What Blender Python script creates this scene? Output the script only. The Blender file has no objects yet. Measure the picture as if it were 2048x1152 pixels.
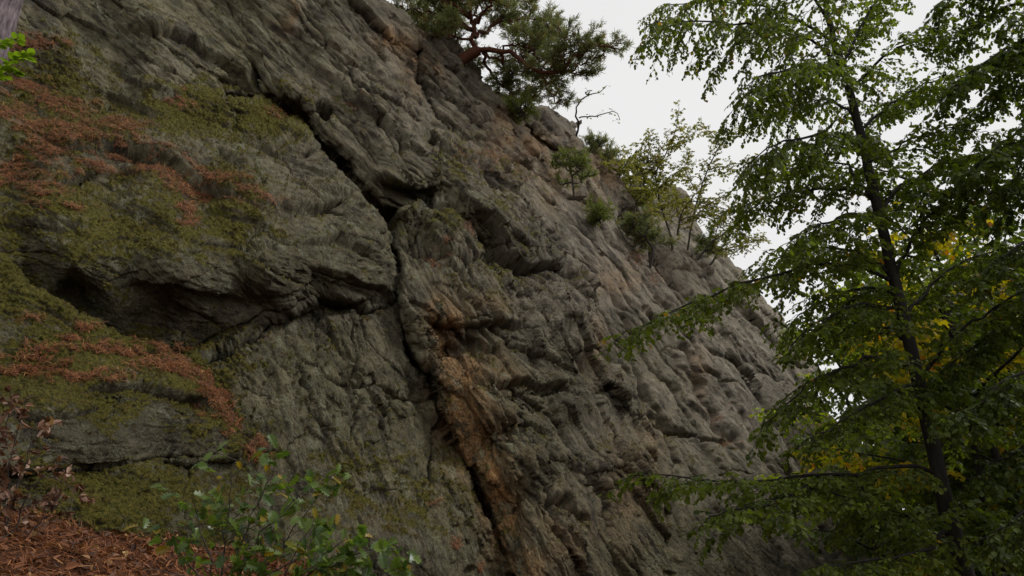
import bpy, math, random
import numpy as np
from mathutils import Vector

# ------------------------------------------------------------------ camera, sky, sun, exposure
SC = bpy.context.scene
COL = SC.collection
R = math.radians
TILT = 24.0
CAM = np.array([0.0, 0.0, 1.6])
cam_d = bpy.data.cameras.new("camera"); cam = bpy.data.objects.new("camera", cam_d)
COL.objects.link(cam); SC.camera = cam
cam.location = CAM; cam.rotation_euler = (R(90 + TILT), 0, 0)
cam_d.sensor_width = 36.0; cam_d.lens = 36.0 * 1480 / 2048
cam_d.clip_start = 0.05; cam_d.clip_end = 3000

SUN_EL, SUN_AZ = 52.0, 84.0          # azimuth clockwise from +Y
w = bpy.data.worlds.new("World"); SC.world = w; w.use_nodes = True
nt = w.node_tree; bg = nt.nodes["Background"]
sky = nt.nodes.new("ShaderNodeTexSky"); sky.sky_type = 'NISHITA'; sky.sun_disc = False
sky.sun_elevation = R(SUN_EL); sky.sun_rotation = R(SUN_AZ); sky.dust_density = 6; sky.air_density = 1.2
hs = nt.nodes.new("ShaderNodeHueSaturation"); hs.inputs['Saturation'].default_value = 0.06
mx = nt.nodes.new("ShaderNodeMix"); mx.data_type = 'RGBA'; mx.inputs[0].default_value = 0.94
mx.inputs[7].default_value = (7.25, 7.25, 7.22, 1)         # even cloud cover
nt.links.new(sky.outputs[0], hs.inputs['Color']); nt.links.new(hs.outputs[0], mx.inputs[6])
cn = nt.nodes.new("ShaderNodeTexNoise"); cn.inputs['Scale'].default_value = 1.6; cn.inputs['Detail'].default_value = 5
cr_ = nt.nodes.new("ShaderNodeMapRange"); cr_.inputs[1].default_value = .3; cr_.inputs[2].default_value = .7; cr_.inputs[3].default_value = .95; cr_.inputs[4].default_value = 1.05
cm = nt.nodes.new("ShaderNodeVectorMath"); cm.operation = 'SCALE'
nt.links.new(cn.outputs['Fac'], cr_.inputs[0]); nt.links.new(mx.outputs[2], cm.inputs[0]); nt.links.new(cr_.outputs[0], cm.inputs['Scale'])
nt.links.new(cm.outputs[0], bg.inputs[0]); bg.inputs[1].default_value = 0.1

sd_ = bpy.data.lights.new("sun", 'SUN'); sd_.energy = 1.5; sd_.angle = R(12); sd_.color = (1, .97, .92)
so = bpy.data.objects.new("sun", sd_); COL.objects.link(so)
sv = Vector((math.sin(R(SUN_AZ)) * math.cos(R(SUN_EL)), math.cos(R(SUN_AZ)) * math.cos(R(SUN_EL)), math.sin(R(SUN_EL))))
so.rotation_euler = (-sv).to_track_quat('-Z', 'Y').to_euler(); so.location = (10, 5, 30)
SC.view_settings.view_transform = 'Standard'; SC.view_settings.look = 'None'
SC.view_settings.exposure = 0.22; SC.view_settings.gamma = 1.0
SC.cycles.max_bounces = 6; SC.cycles.diffuse_bounces = 3; SC.cycles.transmission_bounces = 4
SC.cycles.transparent_max_bounces = 8

rng = np.random.default_rng(7)
# ------------------------------------------------------------------ view rays -> world points
_a = R(TILT)
def ray(px, py):
    px = np.asarray(px, float); py = np.asarray(py, float)
    x = (px - 1024) / 1480; u = (576 - py) / 1480
    return np.stack([x, math.cos(_a) - u * math.sin(_a), math.sin(_a) + u * math.cos(_a)], -1)
PN = np.array([.749, -.586, .309]); PN /= np.linalg.norm(PN)
def plane_depth(px, py):
    q = -(ray(px, py) @ PN)
    q = np.where(q > .12, q, .12 * np.exp((np.minimum(q, .12) - .12) / .12 * .6))
    return 6.8 / q
def at(px, py, d):                    # d = distance along the optical axis
    return CAM + ray(px, py) * np.asarray(d, float)[..., None]
def atY(px, py, Y):                   # d = world y
    v = ray(px, py); return CAM + v * (np.asarray(Y, float) / v[..., 1])[..., None]

# ------------------------------------------------------------------ noise
def _h(ix, iy, iz, s=0):
    with np.errstate(over='ignore'):
        n = (ix.astype(np.uint32) * np.uint32(374761393) + iy.astype(np.uint32) * np.uint32(668265263)
             + iz.astype(np.uint32) * np.uint32(2147483647 - 7) * np.uint32(31) + np.uint32((s * 974711 + 12345) % 4294967295))
        n = (n ^ (n >> np.uint32(13))) * np.uint32(1274126177)
        n = n ^ (n >> np.uint32(16)); n = n * np.uint32(2246822519); n = n ^ (n >> np.uint32(15))
    return n
def noise(p, s=0):                    # gradient noise, about -1..1
    p = np.asarray(p, np.float32); f = np.floor(p); i = f.astype(np.int64); r = (p - f).astype(np.float32)
    u = r * r * r * (r * (r * 6 - 15) + 10)
    out = 0
    for dx in (0, 1):
        wx = u[..., 0] if dx else 1 - u[..., 0]
        for dy in (0, 1):
            wy = u[..., 1] if dy else 1 - u[..., 1]
            for dz in (0, 1):
                wz = u[..., 2] if dz else 1 - u[..., 2]
                h = _h(i[..., 0] + dx, i[..., 1] + dy, i[..., 2] + dz, s)
                gx = (h & np.uint32(1023)).astype(np.float32) / 511.5 - 1
                gy = ((h >> np.uint32(10)) & np.uint32(1023)).astype(np.float32) / 511.5 - 1
                gz = ((h >> np.uint32(20)) & np.uint32(1023)).astype(np.float32) / 511.5 - 1
                out = out + wx * wy * wz * (gx * (r[..., 0] - dx) + gy * (r[..., 1] - dy) + gz * (r[..., 2] - dz))
    return out * 1.5
def fbm(p, o=4, s=0, g=.5):
    t = 0; a = 1; n = 0; p = np.array(p, np.float32)
    for k in range(o):
        t = t + a * noise(p, s + k); n += a; a *= g; p = p * 2.03 + 5.1
    return t / n * 1.4
def ridged(p, o=4, s=0, g=.5):
    t = 0; a = 1; n = 0; p = np.array(p, np.float32)
    for k in range(o):
        t = t + a * (1 - np.abs(noise(p, s + k)) * 2.2); n += a; a *= g; p = p * 2.07 + 3.7
    return t / n
def worley(x, y, s=0):                # F1, F2, random per cell, x/y offset to the nearest seed
    fx = np.floor(x); fy = np.floor(y)
    F1 = np.full(x.shape, 9., np.float32); F2 = F1.copy(); cid = np.zeros(x.shape, np.float32)
    ox = F1 * 0; oy = F1 * 0; z = np.zeros(x.shape, np.int64)
    for dx in (-1, 0, 1):
        for dy in (-1, 0, 1):
            cx = fx + dx; cy = fy + dy; h = _h(cx.astype(np.int64), cy.astype(np.int64), z, s)
            jx = cx + (h & np.uint32(2047)) / 2047.; jy = cy + ((h >> np.uint32(11)) & np.uint32(2047)) / 2047.
            d = np.hypot(x - jx, y - jy); m = d < F1
            F2 = np.where(m, F1, np.minimum(F2, d)); cid = np.where(m, (h >> np.uint32(22)) / 1023., cid)
            ox = np.where(m, x - jx, ox); oy = np.where(m, y - jy, oy); F1 = np.where(m, d, F1)
    return F1, F2, cid, ox, oy
def sstep(a, b, x):
    t = np.clip((x - a) / (b - a), 0, 1); return t * t * (3 - 2 * t)
def poly_sd(U, V, pts, closed=True):  # + inside a polygon; unsigned distance, and position along, for a polyline
    d = np.full(U.shape, 1e9); ins = np.zeros(U.shape, bool); n = len(pts); along = np.zeros(U.shape); side = np.zeros(U.shape)
    L = 0; tot = sum(math.dist(pts[k], pts[k + 1]) for k in range(n - 1))
    for k in range(n if closed else n - 1):
        x0, y0 = pts[k]; x1, y1 = pts[(k + 1) % n]; ex, ey = x1 - x0, y1 - y0; l2 = ex * ex + ey * ey
        t = np.clip(((U - x0) * ex + (V - y0) * ey) / l2, 0, 1)
        dd = np.hypot(U - x0 - t * ex, V - y0 - t * ey)
        if closed:
            if y0 != y1:
                ins ^= ((V < y0) != (V < y1)) & (U < (x1 - x0) * (V - y0) / (y1 - y0) + x0)
        else:
            m = dd < d; ls = math.sqrt(l2)
            along = np.where(m, (L + t * ls) / tot, along); side = np.where(m, (ex * (V - y0) - ey * (U - x0)) / ls, side); L += ls
        d = np.minimum(d, dd)
    if closed: return np.where(ins, d, -d)
    return d, along, side                 # side > 0: to the right hand when walking along the line (below a line drawn left to right)

# ------------------------------------------------------------------ object helpers
def tag(o, label=None, cat=None, group=None, kind=None):
    if label: o['label'] = label
    if cat: o['category'] = cat
    if group: o['group'] = group
    if kind: o['kind'] = kind
    return o
def empty(name, loc, label, cat, group=None):
    o = bpy.data.objects.new(name, None); COL.objects.link(o); o.location = loc
    return tag(o, label, cat, group)
def mesh_obj(name, V, F, mat, parent=None, smooth=True, attrs=None):
    """V (n,3) world coordinates, F (m,3) or (m,4), or a list of such arrays"""
    V = np.asarray(V, np.float32)
    if parent is not None: V = V - np.array(parent.location, np.float32)
    Fs = F if isinstance(F, list) else [F]
    Fs = [np.asarray(f, np.int32) for f in Fs if len(f)]
    me = bpy.data.meshes.new(name); me.vertices.add(len(V)); me.vertices.foreach_set('co', V.ravel())
    nl = sum(f.size for f in Fs); nf = sum(len(f) for f in Fs)
    me.loops.add(nl); me.loops.foreach_set('vertex_index', np.concatenate([f.ravel() for f in Fs]))
    me.polygons.add(nf)
    tot = np.concatenate([np.full(len(f), f.shape[1], np.int32) for f in Fs])
    me.polygons.foreach_set('loop_start', np.concatenate([[0], np.cumsum(tot)[:-1]]).astype(np.int32))
    me.polygons.foreach_set('loop_total', tot)
    me.polygons.foreach_set('use_smooth', np.full(nf, smooth))
    me.update(calc_edges=True)
    for k, a in (attrs or {}).items():
        a = np.asarray(a, np.float32)
        if a.ndim == 2: at_ = me.attributes.new(k, 'FLOAT_VECTOR', 'POINT'); at_.data.foreach_set('vector', a.ravel())
        else: at_ = me.attributes.new(k, 'FLOAT', 'POINT'); at_.data.foreach_set('value', a)
    me.materials.append(mat)
    o = bpy.data.objects.new(name, me); COL.objects.link(o)
    if parent is not None: o.parent = parent
    return o

# ------------------------------------------------------------------ materials
class NB:                             # tiny node builder
    def __init__(s, name):
        s.m = bpy.data.materials.new(name); s.m.use_nodes = True; s.t = s.m.node_tree
        s.b = s.t.nodes['Principled BSDF']; s.out = s.t.nodes['Material Output']
    def n(s, typ, **k):
        x = s.t.nodes.new(typ)
        for a, v in k.items(): setattr(x, a, v)
        return x
    def l(s, a, b): s.t.links.new(a, b)
    def attr(s, name): return s.n('ShaderNodeAttribute', attribute_name=name).outputs['Fac']
    def noise(s, scale, det=4, rough=.55, stretch=None, dist=0):
        x = s.n('ShaderNodeTexNoise'); x.inputs['Scale'].default_value = scale; x.inputs['Detail'].default_value = det
        x.inputs['Roughness'].default_value = rough; x.inputs['Distortion'].default_value = dist
        g = s.n('ShaderNodeNewGeometry'); v = g.outputs['Position']
        if stretch is not None:
            mp = s.n('ShaderNodeMapping'); mp.inputs['Rotation'].default_value = stretch[0]; mp.inputs['Scale'].default_value = stretch[1]
            s.l(v, mp.inputs[0]); v = mp.outputs[0]
        s.l(v, x.inputs['Vector']); return x.outputs['Fac']
    def ramp(s, f, stops):
        x = s.n('ShaderNodeValToRGB'); e = x.color_ramp.elements
        while len(e) < len(stops): e.new(.5)
        for q, (p, c) in zip(e, stops): q.position = p; q.color = (*c, 1) if len(c) == 3 else c
        s.l(f, x.inputs[0]); return x.outputs[0]
    def mixc(s, f, a, b, mode='MIX'):
        x = s.n('ShaderNodeMix', data_type='RGBA', blend_type=mode)
        for q, i in ((f, 0), (a, 6), (b, 7)):
            if hasattr(q, 'is_output'): s.l(q, x.inputs[i])
            else: x.inputs[i].default_value = q if not isinstance(q, tuple) else (*q, 1)
        return x.outputs[2]
    def math(s, op, a, b=0.0, clamp=False):
        x = s.n('ShaderNodeMath', operation=op, use_clamp=clamp)
        for q, i in ((a, 0), (b, 1)):
            if hasattr(q, 'is_output'): s.l(q, x.inputs[i])
            else: x.inputs[i].default_value = q
        return x.outputs[0]
    def bump(s, h, strength, dist):
        x = s.n('ShaderNodeBump'); x.inputs['Strength'].default_value = strength; x.inputs['Distance'].default_value = dist
        s.l(h, x.inputs['Height']); s.l(x.outputs[0], s.b.inputs['Normal'])
def principled(nb, col, rough=.9, spec=.2):
    if hasattr(col, 'is_output'): nb.l(col, nb.b.inputs['Base Color'])
    else: nb.b.inputs['Base Color'].default_value = (*col, 1)
    nb.b.inputs['Roughness'].default_value = rough; nb.b.inputs['Specular IOR Level'].default_value = spec
    return nb.m

def rock_material():
    nb = NB('sandstone')
    st = nb.n('ShaderNodeAttribute', attribute_name='st').outputs['Vector']
    def sn(scale, sc3, det=5, rough=.62, dist=0):      # noise in the rock's own grain: across, along, out
        mp = nb.n('ShaderNodeMapping'); mp.inputs['Scale'].default_value = sc3; nb.l(st, mp.inputs[0])
        x = nb.n('ShaderNodeTexNoise'); x.inputs['Scale'].default_value = scale; x.inputs['Detail'].default_value = det
        x.inputs['Roughness'].default_value = rough; x.inputs['Distortion'].default_value = dist
        nb.l(mp.outputs[0], x.inputs['Vector']); return x.outputs['Fac']
    big = nb.noise(.35, 3); mid = nb.noise(2.6, 6, .65); fine = nb.noise(26, 6, .7); grit = nb.noise(140, 2, .6)
    grain = sn(6, (1, .38, 1), 7, .68, .4); grain2 = sn(22, (1, .40, 1), 5, .7, .3)
    tone = nb.math('ADD', nb.math('MULTIPLY', mid, .5), nb.math('MULTIPLY', grain, .5))
    grey = nb.ramp(tone, [(.35, (.050, .041, .031)), (.45, (.175, .148, .112)), (.58, (.30, .257, .198)), (.7, (.46, .40, .32))])
    green = nb.ramp(tone, [(.36, (.036, .031, .017)), (.46, (.130, .115, .064)), (.58, (.235, .210, .122)), (.7, (.36, .33, .20))])
    gm = nb.math('ADD', nb.attr('green'), nb.math('MULTIPLY', nb.math('SUBTRACT', big, .5), 1.2), True)
    c = nb.mixc(gm, grey, green)
    och = nb.ramp(fine, [(.32, (.12, .055, .022)), (.50, (.42, .215, .075)), (.68, (.66, .45, .22))])
    om = nb.math('MULTIPLY', nb.attr('ochre'), nb.ramp(tone, [(.40, (.15,) * 3), (.50, (1,) * 3)]), True)
    c = nb.mixc(om, c, och)
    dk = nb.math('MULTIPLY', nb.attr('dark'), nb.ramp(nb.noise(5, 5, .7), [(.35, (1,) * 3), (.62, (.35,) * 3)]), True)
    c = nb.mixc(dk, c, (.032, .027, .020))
    pl = nb.math('MULTIPLY', nb.attr('pale'), nb.ramp(grain, [(.45, (0,) * 3), (.6, (1,) * 3)]), True)
    c = nb.mixc(pl, c, (.40, .35, .27))
    # black crust lying in the grain of the stone
    bk = nb.ramp(grain2, [(.39, (.85,) * 3), (.47, (0,) * 3)])
    c = nb.mixc(nb.math('MULTIPLY', bk, nb.ramp(mid, [(.42, (.95,) * 3), (.62, (.15,) * 3)])), c, (.030, .026, .021))
    cr = nb.ramp(sn(3.2, (1, .42, 1), 8, .72, .6), [(.425, (1,) * 3), (.465, (0,) * 3)])
    c = nb.mixc(nb.math('MULTIPLY', cr, nb.ramp(nb.noise(1.1, 3), [(.38, (.85,) * 3), (.62, (.25,) * 3)])), c, nb.ramp(fine, [(.35, (.028, .023, .018)), (.65, (.085, .070, .054))]))
    lc = nb.ramp(sn(4.1, (1, .5, 1), 8, .74, .5), [(.545, (0,) * 3), (.60, (1,) * 3)])
    c = nb.mixc(nb.math('MULTIPLY', nb.math('MULTIPLY', lc, .65), gm), c, nb.ramp(fine, [(.35, (.17, .175, .105)), (.65, (.36, .36, .25))]))
    ls = nb.ramp(nb.noise(50, 3, .6), [(.58, (0,) * 3), (.68, (1,) * 3)])
    c = nb.mixc(nb.math('MULTIPLY', ls, .35), c, (.36, .35, .26))
    mossc = nb.ramp(fine, [(.32, (.030, .030, .004)), (.50, (.110, .100, .012)), (.68, (.22, .19, .028))])
    c = nb.mixc(nb.attr('moss'), c, mossc)
    litc = nb.ramp(fine, [(.35, (.045, .020, .007)), (.55, (.15, .058, .018)), (.72, (.26, .115, .042))])
    c = nb.mixc(nb.attr('litter'), c, litc)
    principled(nb, c, .92, .25)
    hgt = nb.math('ADD', nb.math('MULTIPLY', grain, .8), nb.math('MULTIPLY', grain2, .5))
    hgt = nb.math('ADD', hgt, nb.math('MULTIPLY', fine, .55)); hgt = nb.math('ADD', hgt, nb.math('MULTIPLY', grit, .16))
    nb.bump(hgt, 1.0, .13)
    return nb.m
ROCK = rock_material()
def leaf_material(name, dark, light, trans=.45, acc=None, accp=.0, rough=.45):
    """each leaf carries its own random number in 'lv'"""
    nb = NB(name); lv = nb.attr('lv')
    stops = [(0, dark), (.75 if acc else 1, light)]
    if acc: stops = [(0, dark), (1 - accp - .02, light), (1 - accp + .01, acc)]
    c = nb.ramp(lv, stops)
    principled(nb, c, rough, .35)
    tr = nb.n('ShaderNodeBsdfTranslucent'); ms = nb.n('ShaderNodeMixShader'); ms.inputs[0].default_value = trans
    bc = nb.mixc(1.0, c, (1.7, 1.8, .7), 'MULTIPLY')
    nb.l(bc, tr.inputs[0]); nb.l(nb.b.outputs[0], ms.inputs[1]); nb.l(tr.outputs[0], ms.inputs[2]); nb.l(ms.outputs[0], nb.out.inputs[0])
    return nb.m
def bark_material(name, a, b, sc=18):
    nb = NB(name)
    f = nb.noise(sc, 6, .7, ((0, 0, 0), (1, 1, .22))); g = nb.noise(3, 3)
    c = nb.mixc(nb.math('MULTIPLY', g, .7), nb.ramp(f, [(.33, a), (.66, b)]), tuple(x * .8 for x in a))
    principled(nb, c, .9, .2); nb.bump(f, .8, .02)
    return nb.m

# ------------------------------------------------------------------ rock masses
CRACKS = [
 ([(1250,455),(1310,520),(1365,590),(1430,650)],7,20), ([(1500,760),(1545,830),(1590,900),(1650,990)],7,20), ([(1340,480),(1400,540),(1450,600),(1520,660)],4,12), ([(1420,560),(1500,640),(1580,720)],3,9),
 ([(540,300),(640,400),(700,450)],3,6), ([(860,560),(930,640),(960,720)],4,10), ([(1000,560),(1060,660),(1090,760)],4,10), ([(1100,800),(1140,900),(1200,1000),(1210,1100)],5,14),
 ([(1230,560),(1290,650),(1340,730),(1380,810)],3,10), ([(1400,880),(1470,960),(1540,1070),(1580,1152)],4,12), ([(1270,560),(1310,600),(1400,700)],3,7), ([(1090,400),(1140,450),(1170,500)],3,7),
 ([(1320,700),(1345,690),(1372,705)],3,7), ([(1440,770),(1470,765),(1500,785)],3,7), ([(1430,960),(1470,940),(1510,950)],3,8),
 ([(1365,690),(1400,760),(1440,840),(1500,905)],8,20), ([(1240,470),(1300,552),(1350,618),(1430,705),(1475,760)],4,12), ([(1560,905),(1620,1000),(1680,1110),(1700,1180)],6,18),
 ([(1040,350),(1120,420),(1210,510),(1300,630),(1380,760),(1450,880)],3,9), ([(1160,420),(1240,500),(1330,610),(1420,740),(1500,860),(1600,1020)],4,12),
 ([(1190,640),(1260,730),(1330,850),(1400,960),(1470,1090)],4,11), ([(1120,480),(1160,560),(1200,650)],4,10), ([(1290,640),(1350,720),(1400,800)],3,9),
 ([(600,20),(680,130),(760,260),(840,370)],3,9), ([(500,20),(600,140),(700,260),(760,350)],3,8), ([(700,40),(790,160),(860,270),(930,370)],3,9), ([(840,480),(920,570),(1010,690),(1090,800)],3,9),
 ([(640,265),(720,375),(768,440),(792,500),(797,600),(818,680),(856,765),(888,830),(938,930),(985,1040),(1022,1130),(1050,1220)],8,20),
 ([(430,120),(490,150),(530,188),(590,215),(645,272)],8,24), ([(60,948),(170,936),(300,921),(445,912)],5,22),
 ([(385,745),(480,692),(560,638),(640,602),(700,604),(792,616)],5,22), ([(735,372),(780,405),(800,425)],7,20), ([(800,418),(850,402),(900,425),(960,470),(1020,522),(1110,542),(1160,575)],5,14),
 ([(1160,560),(1195,640),(1240,750),(1290,870),(1330,990),(1370,1100)],6,16), ([(1215,430),(1250,470),(1300,535),(1350,592)],6,18), ([(1350,595),(1420,665),(1480,740)],6,16),
 ([(830,80),(842,160),(870,240),(950,300),(1020,360)],5,14), ([(815,40),(840,110)],5,10),  # points, half width px, depth px-equivalents
 ([(435,260),(560,300),(640,300),(700,330)],5,10), ([(340,720),(480,650),(620,590)],4,8),
 ([(80,290),(150,302),(240,306),(310,325)],5,12), ([(0,356),(110,356),(200,350)],5,10),
 ([(600,415),(660,412),(700,405)],4,9), ([(330,512),(420,508)],4,9), ([(500,135),(530,190),(600,235)],7,16),
 ([(640,620),(625,670),(640,680)],3,8), ([(705,640),(700,740),(710,800),(705,900)],4,10),
 ([(620,740),(670,775),(735,780),(775,800),(870,795)],4,10), ([(735,780),(790,795),(870,800)],4,9),
 ([(870,800),(868,900),(858,975)],4,14), ([(775,800),(770,900),(780,940),(860,975)],4,9),
 ([(645,850),(700,930),(720,960)],5,12), ([(600,755),(620,830),(650,870)],4,10),
 ([(640,610),(660,700),(700,740)],3,8), ([(860,400),(830,470),(850,520),(880,540)],4,9),
 ([(870,635),(880,690),(876,760)],4,14), ([(880,640),(960,640),(1080,660)],4,8),
 ([(960,790),(1080,786),(1140,795)],5,14), ([(990,795),(1000,850),(1050,870)],4,10),
 ([(1000,900),(1050,905),(1110,915)],3,8), ([(1080,900),(1090,980),(1085,1060)],4,10),
 ([(1110,1010),(1150,1070),(1160,1152)],4,12), ([(780,480),(900,520),(960,600),(1020,700)],4,9),
 ([(940,470),(1050,560),(1120,660),(1180,790)],5,10), ([(1060,430),(1130,520),(1185,600)],4,10),
 ([(1160,540),(1250,700),(1330,860),(1370,1000)],4,12), ([(1210,560),(1290,720),(1400,860),(1500,1060)],5,14),
 ([(1250,700),(1300,830),(1310,960),(1340,1152)],5,14), ([(1290,840),(1350,870),(1430,880),(1480,900)],4,12),
 ([(1380,740),(1400,780),(1440,850),(1480,880)],6,16), ([(1100,470),(1190,560),(1270,640)],4,8),
 ([(1150,640),(1190,700),(1260,760)],4,10), ([(880,260),(960,330),(1010,400)],5,10),
 ([(660,120),(740,160),(790,200),(850,260)],4,9), ([(760,230),(800,280),(810,320)],5,12),
 ([(930,240),(990,260),(1060,300)],4,9), ([(860,180),(900,200),(950,215)],4,10),
 ([(1290,470),(1330,560),(1420,650),(1480,740)],5,12), ([(1340,540),(1400,560),(1460,600)],4,9),
 ([(1480,740),(1510,790),(1560,880),(1640,1000),(1720,1152)],7,18),
 ([(1640,900),(1700,1010),(1720,1060)],6,16), ([(1560,700),(1600,730),(1620,745)],4,8),
 ([(180,930),(260,922),(440,912)],3,8), ([(370,930),(372,1000),(375,1040)],3,7), ([(70,600),(200,700),(330,720)],3,7),
]
LEDGES = [  # points, height in px-equivalents, decay px: rock below the line steps back, giving an overhanging lip
 ([(230,60),(330,70),(400,90),(470,150),(530,185)],14,60), ([(430,150),(520,180)],12,40),
 ([(170,290),(250,300),(320,325),(400,380),(460,400),(540,415)],18,50), ([(260,200),(330,195),(420,190),(540,195)],8,40),
 ([(150,180),(250,200),(340,250)],8,60), ([(0,430),(110,450),(220,440)],8,60), ([(520,290),(600,280),(640,295)],8,30),
 ([(540,410),(620,415),(690,400)],14,40), ([(420,290),(480,340),(560,350)],7,40), ([(220,560),(330,560),(430,590),(520,610)],10,60),
 ([(600,480),(680,470),(770,530)],12,60), ([(600,520),(700,560),(780,600)],14,50), ([(740,365),(810,370),(890,400)],22,60),
 ([(160,780),(260,775),(380,800),(440,850)],14,60), ([(0,840),(120,835),(200,820)],8,50),
 ([(640,600),(700,598),(790,608)],6,30), ([(900,410),(960,440),(1010,510),(1060,530),(1130,530)],20,50),
 ([(830,640),(950,650),(1060,640)],16,70), ([(960,770),(1050,765),(1140,785)],14,60), ([(980,860),(1060,850),(1120,880)],10,50),
 ([(1000,690),(1090,700),(1140,760)],10,50), ([(1060,1010),(1120,1010),(1170,1050)],14,50), ([(900,660),(960,680),(1000,720)],10,60),
 ([(1080,930),(1180,940),(1260,930)],8,50), ([(1270,810),(1340,850),(1420,900)],6,50), ([(1330,770),(1400,820),(1470,880)],6,40),
 ([(860,90),(920,100),(960,140),(1000,200)],12,40), ([(820,250),(900,300),(960,340)],8,50), ([(1030,225),(1090,230),(1140,280)],10,40),
 ([(1250,590),(1330,650),(1390,720)],6,60), ([(600,60),(700,110),(790,190)],5,50), ([(640,380),(700,400),(740,440)],6,40),
]
HOLES = [(648,222,17,24),(867,290,13,9),(545,298,9,6),(1090,272,8,6),(862,400,8,5),(1138,640,6,5),(1205,508,7,5),
 (490,880,8,7),(905,870,9,8),(940,1135,9,8),(905,1055,16,6),(760,250,7,5),(1290,615,7,5),(700,980,6,5),(1262,770,6,5),(1450,880,14,9),
 (838,372,7,5),(1062,458,6,5),(620,300,5,4),(725,975,6,5),(905,700,26,16),(1250,640,6,4),(1010,620,6,4),(1660,1010,7,5)]
# moss, litter and stone tone masks, DARK darkens undersides, faces and notches: (x, y, rx, ry, weight)
MOSS = [(120,600,190,60,.8),(230,690,170,60,1),(80,740,130,70,.9),(370,760,90,60,.9),(180,790,170,50,.7),(430,830,50,60,.8),
 (120,960,90,50,.7),(260,1000,150,60,.9),(330,1060,120,40,.9),(180,1040,120,40,.7),(500,900,50,40,.6),
 (90,180,110,70,.8),(60,420,160,90,.6),(250,460,200,70,.7),(150,260,160,60,.6),(440,230,180,50,1),(560,240,50,50,.8),(120,120,60,40,.6),
 (460,430,60,80,.9),(170,510,200,30,.6),(330,400,120,50,.5),(880,450,60,25,.6),(1010,520,60,60,.5),(990,420,60,40,.4),(900,330,80,50,.45),
 (700,960,120,70,.35),(850,1000,90,60,.35),(480,730,40,20,.4),(1000,360,80,50,.4),(20,560,60,60,.8)]
LITTER = [(60,95,60,12,.9),(40,180,60,14,.7),(90,215,60,12,.7),(90,255,60,9,.8),(30,232,50,8,.6),(150,232,40,8,.5),(130,285,60,10,.9),(110,300,40,14,1),(60,325,60,9,.7),(30,345,50,8,.6),(210,302,60,9,1),
 (270,322,60,9,1),(310,340,50,10,1),(350,365,30,12,.9),(372,380,26,12,1),(400,392,40,10,1),(455,382,40,10,1),(490,395,30,7,.9),(530,412,40,7,.8),(180,345,70,7,.6),(40,365,70,7,.8),(90,385,40,7,.5),
 (150,268,70,7,.8),(230,262,50,7,.8),(235,275,30,8,.8),(350,205,30,8,.6),(365,215,14,8,.7),(550,230,40,10,.5),(180,330,20,14,.5),(120,415,60,6,.4),(370,420,20,14,.6),(380,450,16,12,.5),(200,215,40,6,.4),
 (270,708,60,8,1),(220,700,40,9,.9),(330,730,40,8,1),(365,755,30,10,1),(400,780,22,20,1),(425,810,18,26,.9),(455,845,14,28,.8),(300,748,50,8,.7),(150,757,70,5,.8),(200,770,50,5,.6),
 (100,705,50,5,.7),(40,720,50,6,.7),(145,678,20,6,.6),(100,738,40,6,.7),(20,745,40,8,.8),(180,660,30,4,.5),(60,640,30,4,.5),(500,905,20,20,1),(340,700,30,5,.8),
 (1000,330,60,12,.5),(950,310,40,8,.7),(1040,360,40,10,.4),(930,465,20,10,.7),(880,530,40,8,.5),(905,1088,14,12,.8),(955,1130,12,9,.8),(860,1010,14,6,.5),
 (910,850,10,8,.5),(1275,520,14,20,.8),(1310,560,12,18,.8),(710,215,14,6,.6),(1450,840,10,28,.6),(1470,880,18,14,.6),(880,510,16,7,.7)]
OCHRE = [(890,690,28,70,1),(925,790,42,90,1),(945,880,40,70,.9),(985,960,32,80,.8),(1015,1050,30,70,.7),(1050,1130,50,40,.5),(960,740,40,40,.5),
 (1000,290,18,50,.6),(1060,290,40,40,.5),(1100,350,30,50,.5),(1050,240,40,30,.2),(790,95,30,20,.5),(830,130,20,50,.4),(860,130,25,20,.4),(575,20,14,40,.4),
 (1180,360,30,50,.45),(1110,1080,60,60,.25),(1000,760,40,30,.3),(1300,900,30,60,.25),(1240,1000,40,100,.25),(1400,750,20,50,.35),
 (1190,690,20,60,.25),(960,620,60,20,.3),(1230,560,50,30,.3),(1650,830,40,30,.2)]
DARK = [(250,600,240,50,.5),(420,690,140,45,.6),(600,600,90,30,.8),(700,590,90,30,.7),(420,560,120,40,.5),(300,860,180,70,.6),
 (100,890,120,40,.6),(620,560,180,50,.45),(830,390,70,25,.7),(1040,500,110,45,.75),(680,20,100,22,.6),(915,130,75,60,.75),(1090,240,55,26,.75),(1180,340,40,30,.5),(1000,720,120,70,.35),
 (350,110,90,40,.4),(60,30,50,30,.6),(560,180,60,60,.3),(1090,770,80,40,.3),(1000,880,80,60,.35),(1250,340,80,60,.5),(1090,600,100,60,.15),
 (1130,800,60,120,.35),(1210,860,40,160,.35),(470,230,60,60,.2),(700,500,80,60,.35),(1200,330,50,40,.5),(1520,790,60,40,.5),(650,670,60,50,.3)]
PALE = [(1095,345,34,50,1.4),(1120,400,20,40,.8),(1000,300,18,50,1.2),(1170,380,20,40,.8),(1060,290,40,30,.4),(920,700,20,40,.6),(590,40,12,60,.8),(300,130,70,30,.5),(350,140,40,40,.4),
 (1230,500,200,130,.45),(1480,680,180,180,.5),(1450,760,80,70,.35),(1280,600,140,120,.2),(60,240,50,12,.6),(230,765,50,14,.6),(290,740,40,10,.5)]
GREY = [(1250,520,300,230,1),(1500,760,260,240,1),(900,180,260,180,.8),(1100,300,200,160,1),(1650,1000,200,200,.9),(1180,880,120,250,.5),(560,620,200,40,.6)]
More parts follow.
